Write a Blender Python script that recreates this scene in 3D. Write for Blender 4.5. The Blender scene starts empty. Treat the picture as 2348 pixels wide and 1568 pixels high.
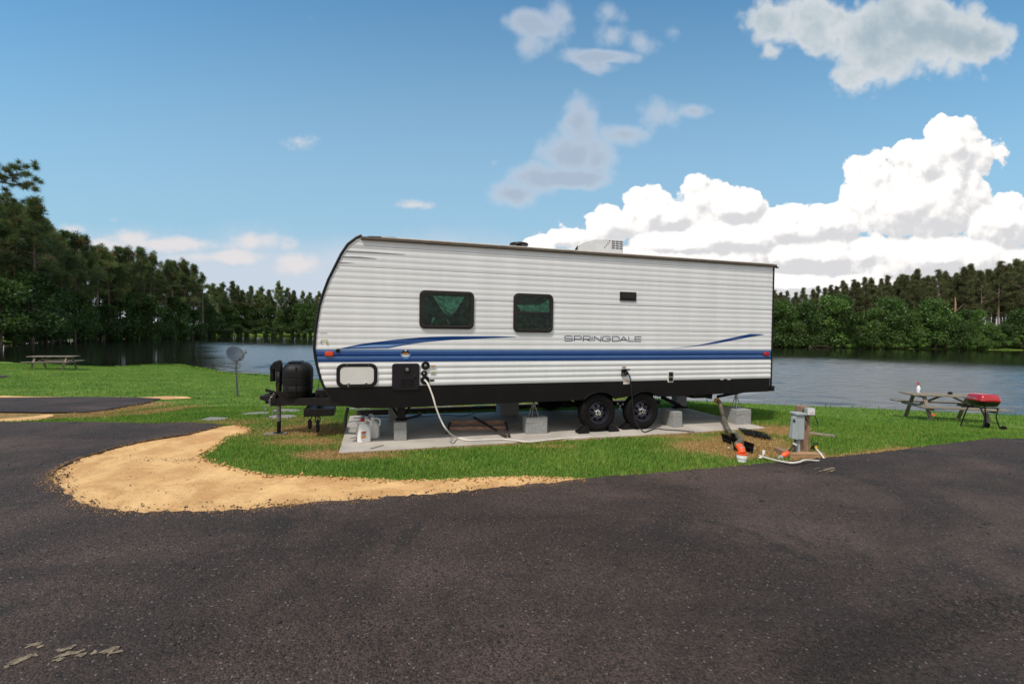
import bpy, math, random
import numpy as np
from mathutils import Vector, Matrix, geometry
random.seed(7); RNG = np.random.default_rng(7)
PI = math.pi
scene = bpy.context.scene
COL = scene.collection

# ------------------------------------------------------------------ camera
FPX, CX, CY = 1043.0, 1174.0, 784.0
PITCH, ROLL, HC = math.atan(22/FPX), 0.0125, 1.78
CAMR = np.array(Matrix.Rotation(PI/2-PITCH, 3, 'X') @ Matrix.Rotation(ROLL, 3, 'Z'))
CAMC = np.array([0, 0, HC])
cam = bpy.data.cameras.new('camera'); camo = bpy.data.objects.new('camera', cam); COL.objects.link(camo)
cam.sensor_width = 36; cam.lens = 36*FPX/2348; cam.clip_start = 0.05; cam.clip_end = 3000
camo.matrix_world = Matrix.Translation((0, 0, HC)) @ Matrix(CAMR.tolist()).to_4x4()
scene.camera = camo
def ray(x, y): return CAMR @ np.array([(x-CX)/FPX, -(y-CY)/FPX, -1.0])
def P(x, y, z=0.02):
    d = ray(x, y); return CAMC + d*((z-HC)/d[2])

# ------------------------------------------------------------------ light, exposure
scene.view_settings.view_transform = 'Standard'
scene.view_settings.look = 'None'
scene.view_settings.exposure = 0.45
scene.cycles.max_bounces = 6; scene.cycles.diffuse_bounces = 3; scene.cycles.glossy_bounces = 3; scene.cycles.transmission_bounces = 3; scene.cycles.transparent_max_bounces = 6
scene.view_settings.gamma = 1.0
SUNV = Vector((-0.34, -0.50, 1.0)).normalized()
sl = bpy.data.lights.new('sun', 'SUN'); sl.energy = 2.6; sl.angle = math.radians(5); sl.color = (1.0, .93, .84)
so = bpy.data.objects.new('sun', sl); COL.objects.link(so); so.rotation_euler = SUNV.to_track_quat('Z', 'Y').to_euler()
SUN_EL = math.asin(SUNV.z); SUN_ROT = math.atan2(SUNV.x, SUNV.y)

# ------------------------------------------------------------------ node helpers
class N:
    def __init__(s, tree): s.t = tree; s.n = tree.nodes; s.l = tree.links
    def new(s, ty, **kw):
        nd = s.n.new(ty)
        for k, v in kw.items(): setattr(nd, k, v)
        return nd
    def put(s, sock, v):
        if isinstance(v, bpy.types.NodeSocket): s.l.new(v, sock)
        elif v is not None: sock.default_value = v
    def math(s, op, a, b=None, c=None, clamp=False):
        m = s.new('ShaderNodeMath', operation=op, use_clamp=clamp)
        for i, v in enumerate((a, b, c)):
            if v is not None: s.put(m.inputs[i], v)
        return m.outputs[0]
    def vec(s, op, a, b=None, out=0, scale=None):
        m = s.new('ShaderNodeVectorMath', operation=op); s.put(m.inputs[0], a)
        if b is not None: s.put(m.inputs[1], b)
        if scale is not None: s.put(m.inputs['Scale'], scale)
        return m.outputs[out]
    def mix(s, f, a, b, blend='MIX'):
        m = s.new('ShaderNodeMix', data_type='RGBA', blend_type=blend)
        s.put(m.inputs[0], f); s.put(m.inputs[6], a if isinstance(a, bpy.types.NodeSocket) else (*a[:3], 1)); s.put(m.inputs[7], b if isinstance(b, bpy.types.NodeSocket) else (*b[:3], 1))
        return m.outputs[2]
    def noise(s, vec, scale, detail=4, rough=.55, dist=0.0, out=0):
        m = s.new('ShaderNodeTexNoise'); s.put(m.inputs['Vector'], vec); s.put(m.inputs['Scale'], scale)
        m.inputs['Detail'].default_value = detail; m.inputs['Roughness'].default_value = rough; m.inputs['Distortion'].default_value = dist
        return m.outputs[out]
    def voro(s, vec, scale, feat='F1', out='Distance', detail=0.0, rand=1.0):
        m = s.new('ShaderNodeTexVoronoi', feature=feat); s.put(m.inputs['Vector'], vec); s.put(m.inputs['Scale'], scale)
        m.inputs['Detail'].default_value = detail; m.inputs['Randomness'].default_value = rand
        return m.outputs[out]
    def ss(s, x, a, b, lo=0.0, hi=1.0):
        m = s.new('ShaderNodeMapRange', interpolation_type='SMOOTHSTEP'); s.put(m.inputs[0], x)
        for i, v in zip((1, 2, 3, 4), (a, b, lo, hi)): s.put(m.inputs[i], v)
        return m.outputs[0]

# ------------------------------------------------------------------ world: sky with clouds
def uvpix(x, y): d = ray(x, y); return d[0]/d[1], d[2]/d[1]
world = bpy.data.worlds.new('World'); scene.world = world; world.use_nodes = True
wt = world.node_tree; wt.nodes.clear(); w = N(wt)
def cloud_group(name, ells):
    g = bpy.data.node_groups.new(name, 'ShaderNodeTree')
    g.interface.new_socket('Vector', in_out='INPUT', socket_type='NodeSocketVector')
    g.interface.new_socket('Value', in_out='OUTPUT', socket_type='NodeSocketFloat')
    q = N(g); gi = g.nodes.new('NodeGroupInput'); go = g.nodes.new('NodeGroupOutput')
    cur = None
    for (x, y, rx, ry) in ells:
        u, v = uvpix(x, y)
        a = q.vec('SUBTRACT', gi.outputs[0], (u, v, 0)); a = q.vec('MULTIPLY', a, (FPX/rx, FPX/ry, 0))
        l = q.vec('LENGTH', a, out='Value'); f = q.math('SUBTRACT', 1.0, l)
        f = q.math('MULTIPLY', f, min(1.6, max(rx, ry)/80.0))       # about the same edge width for large and small puffs
        cur = f if cur is None else q.math('SMOOTH_MAX', cur, f, .12)
    g.links.new(cur, go.inputs[0]); return g
bright = [(2190,335,105,92),(2258,345,66,66),(2120,370,92,75),(2000,400,75,75),(2100,470,210,100),(2290,510,120,75),(1900,510,110,60),(1800,525,130,62),(1700,545,210,62),(1560,560,150,50),(1600,458,68,64),(1680,478,105,60),(1480,488,88,66),(1400,512,92,60),(1540,500,80,50),(1310,545,80,50),(1240,572,70,35),(1560,592,250,38),(1850,585,300,60),(2150,590,270,70),(1750,650,520,40),(2300,640,200,40)]
grey = [(1770,40,98,84),(1880,60,120,95),(2000,100,160,130),(2100,70,165,125),(2200,90,140,105),(2262,100,88,90),(1780,120,45,38),(1960,170,100,62)]
thin = [(1325,285,50,70),(1310,360,75,60),(1370,370,60,55),(1240,410,85,40),(1175,443,70,34),(1430,310,60,30),(1510,265,55,40),(1590,255,50,20),(1300,410,110,30),(1205,50,52,32),(1285,40,34,44),(1222,95,42,40),(1400,30,38,26),(1400,85,38,32),(1470,100,32,24),(1340,132,60,20),(1375,150,44,18),(1545,72,14,9),(1380,130,90,20),(1235,60,70,38)]
small = [(2292,140,44,60),(2262,172,40,22),(694,326,70,26),(957,470,85,17),(250,504,48,10),(720,50,30,18),(954,8,26,16),(1120,378,20,15),(600,552,110,30),(295,547,105,34),(680,607,105,34),(473,577,55,14),(158,525,70,24),(350,528,20,8),(400,560,190,26),(520,590,150,24),(230,560,110,26)]
tc = w.new('ShaderNodeTexCoord'); sep = w.new('ShaderNodeSeparateXYZ'); wt.links.new(tc.outputs['Generated'], sep.inputs[0])
ay = w.math('MAXIMUM', w.math('ABSOLUTE', sep.outputs[1]), .12)
cu = w.math('DIVIDE', sep.outputs[0], ay); cv = w.math('DIVIDE', sep.outputs[2], ay)
cmb = w.new('ShaderNodeCombineXYZ'); wt.links.new(cu, cmb.inputs[0]); wt.links.new(cv, cmb.inputs[1]); UV = cmb.outputs[0]
def puff(vec):
    warp = w.noise(vec, 9, 5, .6, out=1); wv = w.vec('ADD', vec, w.vec('SCALE', w.vec('SUBTRACT', warp, (.5, .5, .5)), scale=.05))
    a = w.voro(wv, 15, 'F1', detail=2.0); b = w.noise(vec, 22, 6, .62)
    return w.math('ADD', w.math('MULTIPLY', w.math('SUBTRACT', .42, a), .75), w.math('MULTIPLY', w.math('SUBTRACT', b, .5), .75))
def use(g, vec):
    n_ = w.new('ShaderNodeGroup'); n_.node_tree = g; w.put(n_.inputs[0], vec); return n_.outputs[0]
gb, gg, gt, gs = [cloud_group(n_, e_) for n_, e_ in (('cumulus', bright), ('grey_cloud', grey), ('thin_cloud', thin), ('small_cloud', small))]
p0 = puff(UV); UV2 = w.vec('ADD', UV, (-.012, .016, 0)); p1 = puff(UV2)
soft = w.noise(UV, 7, 7, .6)
h0 = w.math('ADD', w.math('ADD', use(gb, UV), .10), w.math('MULTIPLY', p0, .8)); h1 = w.math('ADD', w.math('ADD', use(gb, UV2), .10), w.math('MULTIPLY', p1, .8))
ab = w.ss(h0, -.02, .10)
lit = w.ss(w.math('ADD', w.math('SUBTRACT', h0, h1), w.math('MULTIPLY', w.math('SUBTRACT', soft, .5), .25)), -.34, .16)
gf = use(gg, UV); hg = w.math('ADD', gf, w.math('ADD', w.math('MULTIPLY', p0, .8), w.math('MULTIPLY', w.math('SUBTRACT', soft, .5), .35))); ag = w.ss(hg, -.05, .42)
htn = w.math('ADD', w.math('ADD', use(gt, UV), .27), w.math('ADD', w.math('MULTIPLY', p0, .55), w.math('MULTIPLY', w.math('SUBTRACT', soft, .5), .7))); at_ = w.ss(htn, -.08, .65, 0, .88)
hs = w.math('ADD', use(gs, UV), w.math('ADD', w.math('MULTIPLY', p0, .95), w.math('MULTIPLY', w.math('SUBTRACT', w.noise(w.vec('MULTIPLY', UV, (1, 1.8, 1)), 14, 7, .65), .5), 1.5))); as_ = w.ss(hs, -.10, .90, 0, .88)
sky = w.new('ShaderNodeTexSky', sky_type='NISHITA', sun_disc=False, sun_elevation=SUN_EL, sun_rotation=SUN_ROT, air_density=1.0, dust_density=.4, ozone_density=2.0, altitude=100)
K = 6.6667   # the sky texture is bright: background strength is 1/K
KE = K/1.366
def c(r, g, b): return (r*KE, g*KE, b*KE)
skc = w.mix(1.0, sky.outputs[0], (.47, .82, .85), 'MULTIPLY')
# humid air low over the horizon
hz_a = w.math('MULTIPLY', w.ss(cv, .0, .90, 1.0, 0.0), .92)
skc = w.mix(hz_a, skc, c(.37, .56, .70))
strat = w.math('MULTIPLY', w.ss(w.math('ADD', cv, w.math('MULTIPLY', soft, .12)), .19, .30, 1.0, 0.0), .75)
skc = w.mix(strat, skc, c(.66, .69, .77))
skc = w.mix(as_, skc, c(.80, .76, .76))
skc = w.mix(at_, skc, w.mix(w.ss(htn, .1, .8), c(.62, .68, .76), c(.42, .50, .62)))
skc = w.mix(ag, skc, w.mix(w.ss(w.math('ADD', w.math('ADD', gf, w.math('MULTIPLY', w.math('SUBTRACT', soft, .5), 2.4)), w.math('MULTIPLY', p0, .9)), -.2, 1.4), c(.70, .74, .77), c(.38, .48, .55)))
skc = w.mix(ab, skc, w.mix(lit, c(.71, .71, .73), c(1.12, 1.08, 1.04)))
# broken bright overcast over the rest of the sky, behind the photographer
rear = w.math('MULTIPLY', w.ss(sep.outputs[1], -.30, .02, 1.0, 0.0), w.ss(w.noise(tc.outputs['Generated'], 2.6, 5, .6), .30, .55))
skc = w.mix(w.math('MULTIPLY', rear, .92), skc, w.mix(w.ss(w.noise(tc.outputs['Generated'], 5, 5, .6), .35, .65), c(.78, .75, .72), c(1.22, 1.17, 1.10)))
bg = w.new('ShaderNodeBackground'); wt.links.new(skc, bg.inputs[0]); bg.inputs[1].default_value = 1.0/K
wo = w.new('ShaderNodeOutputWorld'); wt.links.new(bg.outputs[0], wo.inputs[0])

# ------------------------------------------------------------------ materials
M = {}
def mat(name, rgb, rough=.6, metal=0.0, var=.15, scale=6.0, bump=0.0, bscale=60, spec=.5, rgb2=None, coat=0.0, coord='Object', stretch=(1, 1, 1)):
    m = bpy.data.materials.new(name); m.use_nodes = True; t = m.node_tree; q = N(t)
    b = t.nodes['Principled BSDF']
    tc_ = q.new('ShaderNodeTexCoord').outputs[coord]
    if stretch != (1, 1, 1): tc_ = q.vec('MULTIPLY', tc_, stretch)
    nz = q.noise(tc_, scale, 5, .6)
    c2 = rgb2 or tuple(v*(1-var*2) for v in rgb)
    col = q.mix(q.ss(nz, .35, .68), c2, rgb)
    t.links.new(col, b.inputs['Base Color'])
    b.inputs['Roughness'].default_value = rough; b.inputs['Metallic'].default_value = metal
    b.inputs['Specular IOR Level'].default_value = spec; b.inputs['Coat Weight'].default_value = coat
    if bump:
        bn = q.new('ShaderNodeBump'); bn.inputs['Strength'].default_value = 1.0; bn.inputs['Distance'].default_value = bump
        t.links.new(q.noise(tc_, bscale, 4, .6), bn.inputs['Height']); t.links.new(bn.outputs[0], b.inputs['Normal'])
    M[name] = m; return m
mat('siding', (.685, .69, .695), .30, var=.035, scale=3.2, stretch=(1, 1, .12), spec=.5)
mat('blue', (.004, .044, .185), .22, var=.06, spec=.5)
mat('light_blue', (.13, .25, .48), .28, var=.05, spec=.6)
mat('silver_decal', (.22, .22, .24), .3, var=.1, spec=.6)
mat('body_white', (.6, .6, .6), .45, var=.05)
mat('roof_rubber', (.62, .58, .52), .8, var=.1)
mat('black_plastic', (.007, .0065, .007), .55, spec=.25, var=.2, bump=.0006, bscale=400)
mat('skirt', (.006, .005, .005), .5, spec=.22, var=.2, scale=3, bump=.0008, bscale=160)
mat('trim_black', (.010, .009, .009), .45, spec=.25, var=.1)
mat('gutter', (.10, .075, .052), .55, var=.15)
mat('frame_grey', (.024, .020, .018), .5, spec=.25, var=.08)
mat('door_white', (.62, .61, .585), .35, var=.03)
mat('heater', (.013, .010, .014), .5, spec=.25, var=.1, bump=.0006, bscale=300)
mat('rubber', (.007, .006, .006), .8, spec=.2, var=.3, scale=20, bump=.001, bscale=120)
mat('rim', (.055, .055, .075), .28, .7, var=.1)
mat('chrome', (.72, .72, .72), .16, 1.0, var=.05)
mat('galv', (.32, .32, .31), .45, .85, var=.2, scale=30)
mat('chassis', (.006, .005, .005), .8, spec=.15, var=.3)
mat('letter', (.012, .03, .085), .35, var=.05)
mat('orange_lens', (.65, .06, .01), .2, var=.1, scale=80, coat=.5)
mat('red_lens', (.40, .01, .03), .2, var=.1, scale=80, coat=.5)
mat('sticker_white', (.62, .60, .57), .5, var=.05)
mat('sticker_orange', (.62, .26, .05), .5, var=.2, scale=60)
mat('sticker_yellow', (.45, .42, .06), .5, var=.2, scale=60)
mat('sticker_blue', (.05, .19, .5), .4, var=.1)
mat('curtain', (.12, .42, .28), .75, var=.3, scale=14, bump=.01, bscale=9)
mat('curtain_dark', (.018, .062, .042), .8, var=.4, scale=14, bump=.01, bscale=12)
mat('concrete', (.43, .39, .34), .85, var=.12, scale=1.6, bump=.002, bscale=90, coord='Object')
mat('block', (.30, .30, .29), .95, var=.10, scale=25, bump=.004, bscale=140)
mat('stone', (.25, .235, .215), .9, var=.15, scale=7, bump=.003, bscale=60)
mat('old_wood', (.27, .22, .165), .8, var=.25, scale=5, bump=.003, bscale=40, stretch=(1, 9, 9))
mat('post_wood', (.32, .20, .125), .8, var=.25, scale=6, bump=.003, bscale=40, stretch=(9, 9, 1))
mat('new_wood', (.42, .26, .13), .75, var=.2, scale=5, bump=.002, bscale=40, stretch=(1, 9, 9))
mat('pink_wood', (.48, .28, .19), .75, var=.25, scale=5, bump=.002, bscale=40, stretch=(1, 9, 9))
mat('dark_wood', (.055, .035, .025), .85, var=.3, scale=6, bump=.003, bscale=60, stretch=(1, 9, 9))
mat('box_grey', (.33, .37, .37), .42, var=.05)
mat('pvc', (.55, .56, .55), .4, var=.1)
mat('hose_white', (.62, .58, .52), .4, var=.1)
mat('hose_olive', (.13, .112, .075), .5, var=.2)
mat('cable', (.012, .012, .012), .5)
mat('orange', (.80, .10, .02), .45, var=.1)
mat('yellow', (.65, .36, .02), .45, var=.1)
mat('jug', (.78, .765, .74), .35, var=.04)
mat('red', (.42, .010, .012), .3, var=.1)
mat('enamel_red', (.38, .006, .010), .18, var=.05, coat=.6)
mat('navy', (.02, .025, .10), .4)
mat('black_gloss', (.008, .008, .009), .2, coat=.4)
mat('teal', (.01, .10, .09), .5)
mat('dish_grey', (.075, .090, .11), .5, var=.08)
mat('bark', (.17, .12, .085), .95, var=.3, scale=3, bump=.02, bscale=12)
mat('bark_pale', (.34, .26, .20), .95, var=.3, scale=3, bump=.02, bscale=12)
mat('dead_twig', (.13, .075, .05), .95, var=.3)
mat('sand_faint', (.25, .19, .125), .95, var=.3, scale=40, bump=.002, bscale=90)
mat('clod', (.60, .33, .13), .95, var=.15, scale=30, bump=.004, bscale=80)
mat('tar_stone', (.030, .026, .024), .9, var=.3, scale=50)
mat('pale_stone', (.24, .22, .20), .85, var=.3, scale=50)

def leafmat(name, a, b, brown=None, trans=.3, spread=.5):
    m = bpy.data.materials.new(name); m.use_nodes = True; t = m.node_tree; t.nodes.clear(); q = N(t)
    tc_ = q.new('ShaderNodeTexCoord').outputs['Object']; oi = q.new('ShaderNodeObjectInfo').outputs['Random']
    nz = q.noise(tc_, .9, 3, .6)
    col = q.mix(q.ss(nz, .38, .64), a, b)
    if brown: col = q.mix(q.ss(q.noise(tc_, .45, 3, .6, .4), .55, .68), col, brown)
    fac = q.math('ADD', 1-spread/2, q.math('MULTIPLY', oi, spread))
    col = q.vec('SCALE', col, scale=fac)
    d = q.new('ShaderNodeBsdfDiffuse'); tr = q.new('ShaderNodeBsdfTranslucent'); gl = q.new('ShaderNodeBsdfGlossy'); gl.inputs['Roughness'].default_value = .5
    t.links.new(col, d.inputs[0]); t.links.new(q.mix(.5, col, (b[0]*1.6, b[1]*1.6, b[2]*.8)), tr.inputs[0])
    mx = q.new('ShaderNodeMixShader'); mx.inputs[0].default_value = trans; t.links.new(d.outputs[0], mx.inputs[1]); t.links.new(tr.outputs[0], mx.inputs[2])
    m2 = q.new('ShaderNodeMixShader'); m2.inputs[0].default_value = .03; t.links.new(mx.outputs[0], m2.inputs[1]); t.links.new(gl.outputs[0], m2.inputs[2])
    o = q.new('ShaderNodeOutputMaterial'); t.links.new(m2.outputs[0], o.inputs[0]); M[name] = m; return m
leafmat('needles', (.072, .100, .030), (.160, .200, .060), (.17, .105, .060), .35)
leafmat('needles_dark', (.048, .080, .027), (.105, .150, .048), (.17, .095, .058), .35)
leafmat('leaves', (.046, .095, .018), (.125, .225, .040), None, .35, .8)
leafmat('leaves_dark', (.028, .060, .013), (.062, .115, .024), None, .35, .7)

leafmat('needles_brown', (.062, .072, .028), (.135, .155, .055), (.15, .085, .055), .35)
leafmat('leaves_mid', (.034, .072, .015), (.080, .150, .028), None, .35, .8)
def glassmat():
    m = bpy.data.materials.new('tinted_glass'); m.use_nodes = True; t = m.node_tree; t.nodes.clear(); q = N(t)
    tr = q.new('ShaderNodeBsdfTransparent'); tr.inputs[0].default_value = (.92, .95, .93, 1)
    gl = q.new('ShaderNodeBsdfGlossy'); gl.inputs['Roughness'].default_value = .03
    fr = q.new('ShaderNodeFresnel'); fr.inputs[0].default_value = 1.22
    mx = q.new('ShaderNodeMixShader'); t.links.new(fr.outputs[0], mx.inputs[0]); t.links.new(tr.outputs[0], mx.inputs[1]); t.links.new(gl.outputs[0], mx.inputs[2])
    o = q.new('ShaderNodeOutputMaterial'); t.links.new(mx.outputs[0], o.inputs[0]); M['glass'] = m
glassmat()

def ground_mats():
    # asphalt
    m = bpy.data.materials.new('asphalt'); m.use_nodes = True; t = m.node_tree; q = N(t); b = t.nodes['Principled BSDF']
    tc_ = q.new('ShaderNodeTexCoord').outputs['Object']
    big = q.noise(tc_, .55, 5, .62, .6); mid = q.noise(tc_, 3.2, 5, .65)
    cell = q.voro(tc_, 95, out='Color'); csep = q.new('ShaderNodeSeparateColor'); t.links.new(cell, csep.inputs[0])
    fine = q.noise(tc_, 60, 4, .7)
    col = q.mix(q.ss(big, .36, .66), (.035, .0232, .0182), (.072, .0465, .0360))
    trk = q.noise(q.vec('MULTIPLY', tc_, (.16, 1.1, 1)), 1.3, 4, .6, .5); col = q.vec('SCALE', col, scale=q.ss(trk, .34, .66, .80, 1.14))
    col = q.mix(q.ss(mid, .3, .7), q.vec('SCALE', col, scale=.86), col)
    blot = q.math('MULTIPLY', q.ss(q.noise(tc_, .8, 8, .74, .8), .54, .63), .72)
    col = q.mix(blot, col, (.020, .0145, .012))
    g = q.math('ADD', .38, q.math('MULTIPLY', csep.outputs[0], 1.15)); col = q.vec('SCALE', col, scale=g)
    spk = q.math('MULTIPLY', q.ss(csep.outputs[1], .982, .993), .55); col = q.mix(spk, col, (.22, .20, .18))
    col = q.mix(q.math('MULTIPLY', q.ss(q.noise(tc_, .3, 4, .6), .60, .72), .15), col, (.30, .2, .1))
    t.links.new(col, b.inputs['Base Color'])
    b.inputs['Roughness'].default_value = .82; b.inputs['Specular IOR Level'].default_value = .35
    hgt = q.math('ADD', q.math('MULTIPLY', q.voro(tc_, 95), -.9), q.math('ADD', q.math('MULTIPLY', fine, .7), q.math('MULTIPLY', mid, 3.5)))
    bn = q.new('ShaderNodeBump'); bn.inputs['Strength'].default_value = .9; bn.inputs['Distance'].default_value = .009
    t.links.new(hgt, bn.inputs['Height']); t.links.new(bn.outputs[0], b.inputs['Normal']); M['asphalt'] = m
    # sand
    m = bpy.data.materials.new('sand'); m.use_nodes = True; t = m.node_tree; q = N(t); b = t.nodes['Principled BSDF']
    tc_ = q.new('ShaderNodeTexCoord').outputs['Object']
    col = q.mix(q.ss(q.noise(tc_, 1.7, 6, .65, .4), .35, .68), (.50, .275, .11), (.72, .45, .20))
    col = q.mix(q.math('MULTIPLY', q.ss(q.noise(tc_, 4.5, 6, .7, .6), .60, .72), .6), col, (.36, .17, .07))
    col = q.mix(q.ss(q.noise(tc_, 45, 4, .7), .55, .75), col, (.76, .50, .25))
    cell = q.voro(tc_, 38, out='Color'); csep = q.new('ShaderNodeSeparateColor'); t.links.new(cell, csep.inputs[0])
    dist = q.voro(tc_, 38)
    fl = q.math('MULTIPLY', q.math('MULTIPLY', q.ss(csep.outputs[0], .93, .96), q.ss(dist, .25, .4, 1, 0)), .7); col = q.mix(fl, col, (.10, .05, .03))
    t.links.new(col, b.inputs['Base Color']); b.inputs['Roughness'].default_value = .95; b.inputs['Specular IOR Level'].default_value = .2
    bn = q.new('ShaderNodeBump'); bn.inputs['Distance'].default_value = .03
    t.links.new(q.math('ADD', q.noise(tc_, 6, 8, .7), q.math('MULTIPLY', q.noise(tc_, 50, 4, .7), .25)), bn.inputs['Height']); t.links.new(bn.outputs[0], b.inputs['Normal']); M['sand'] = m
    # earth and turf below the blades
    m = bpy.data.materials.new('turf'); m.use_nodes = True; t = m.node_tree; q = N(t); b = t.nodes['Principled BSDF']
    tc_ = q.new('ShaderNodeTexCoord').outputs['Object']; at = q.new('ShaderNodeAttribute'); at.attribute_name = 'dry'
    g1 = q.mix(q.ss(q.noise(tc_, .8, 6, .65), .35, .65), (.10, .185, .026), (.205, .305, .055))
    g1 = q.mix(q.ss(q.noise(tc_, 24, 5, .7), .35, .65), q.vec('SCALE', g1, scale=.45), g1)
    g2 = q.mix(q.ss(q.noise(tc_, 20, 5, .7), .35, .65), (.16, .095, .035), (.42, .27, .11))
    t.links.new(q.mix(q.ss(q.math('ADD', at.outputs['Fac'], q.math('MULTIPLY', q.math('SUBTRACT', q.noise(tc_, 5, 5, .7), .5), .7)), .25, .7), g1, g2), b.inputs['Base Color'])
    b.inputs['Roughness'].default_value = .95; b.inputs['Specular IOR Level'].default_value = .1
    bn = q.new('ShaderNodeBump'); bn.inputs['Distance'].default_value = .04
    t.links.new(q.noise(tc_, 14, 7, .75), bn.inputs['Height']); t.links.new(bn.outputs[0], b.inputs['Normal']); M['turf'] = m
    # blades
    m = bpy.data.materials.new('blade'); m.use_nodes = True; t = m.node_tree; t.nodes.clear(); q = N(t)
    at = q.new('ShaderNodeAttribute'); at.attribute_name = 'dry'; rn = q.new('ShaderNodeAttribute'); rn.attribute_name = 'rnd'
    tc_ = q.new('ShaderNodeTexCoord').outputs['Object']
    g1 = q.mix(rn.outputs['Fac'], (.115, .215, .030), (.285, .415, .082))
    g1 = q.mix(q.ss(q.noise(tc_, .9, 5, .6), .35, .68), q.vec('MULTIPLY', g1, (.62, .80, .7)), g1)
    g2 = q.mix(rn.outputs['Fac'], (.28, .165, .055), (.62, .44, .20))
    g1 = q.mix(q.math('MULTIPLY', q.ss(rn.outputs['Fac'], .90, .95), .7), g1, (.36, .30, .10))
    col = q.mix(q.ss(at.outputs['Fac'], .3, .65), g1, g2)
    d = q.new('ShaderNodeBsdfDiffuse'); tr = q.new('ShaderNodeBsdfTranslucent'); t.links.new(col, d.inputs[0]); t.links.new(col, tr.inputs[0])
    mx = q.new('ShaderNodeMixShader'); mx.inputs[0].default_value = .35; t.links.new(d.outputs[0], mx.inputs[1]); t.links.new(tr.outputs[0], mx.inputs[2])
    o = q.new('ShaderNodeOutputMaterial'); t.links.new(mx.outputs[0], o.inputs[0]); M['blade'] = m
    # lake
    m = bpy.data.materials.new('lake'); m.use_nodes = True; t = m.node_tree; q = N(t); b = t.nodes['Principled BSDF']
    tc_ = q.new('ShaderNodeTexCoord').outputs['Object']
    t.nodes.remove(b); df_ = q.new('ShaderNodeBsdfDiffuse'); df_.inputs[0].default_value = (.012, .014, .010, 1); gl_ = q.new('ShaderNodeBsdfGlossy');  fr_ = q.new('ShaderNodeFresnel'); fr_.inputs[0].default_value = 1.8
    mx_ = q.new('ShaderNodeMixShader'); t.links.new(fr_.outputs[0], mx_.inputs[0]); t.links.new(df_.outputs[0], mx_.inputs[1]); t.links.new(gl_.outputs[0], mx_.inputs[2]); t.links.new(mx_.outputs[0], t.nodes['Material Output'].inputs[0])
    sx = q.new('ShaderNodeSeparateXYZ'); t.links.new(tc_, sx.inputs[0])
    # wind-ruffled open water, calm lee under the far trees
    v = q.vec('MULTIPLY', tc_, (.38, .95, 1)); hh = q.math('ADD', q.noise(v, 1.5, 3, .55, .4), q.math('MULTIPLY', q.noise(v, 5.0, 2, .5, .3), .22))
    calm = q.math('MULTIPLY', q.math('SUBTRACT', q.noise(tc_, .06, 4, .55), .5), 30)
    fy = q.ss(q.math('ADD', q.math('ADD', sx.outputs[1], q.math('MULTIPLY', sx.outputs[0], .35)), calm), 48, 92, 1, 0)
    fx = q.ss(q.math('ADD', q.math('ADD', sx.outputs[0], q.math('MULTIPLY', sx.outputs[1], .74)), q.math('MULTIPLY', calm, .35)), 0, 9)
    ru = q.math('MULTIPLY', fy, fx)
    t.links.new(q.math('MULTIPLY_ADD', ru, .20, .05), gl_.inputs['Roughness'])
    bn = q.new('ShaderNodeBump'); bn.inputs['Strength'].default_value = 1; t.links.new(q.math('MULTIPLY_ADD', ru, .045, .008), bn.inputs['Distance']); t.links.new(hh, bn.inputs['Height'])
    t.links.new(bn.outputs[0], gl_.inputs['Normal']); M['lake'] = m
ground_mats()

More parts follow.
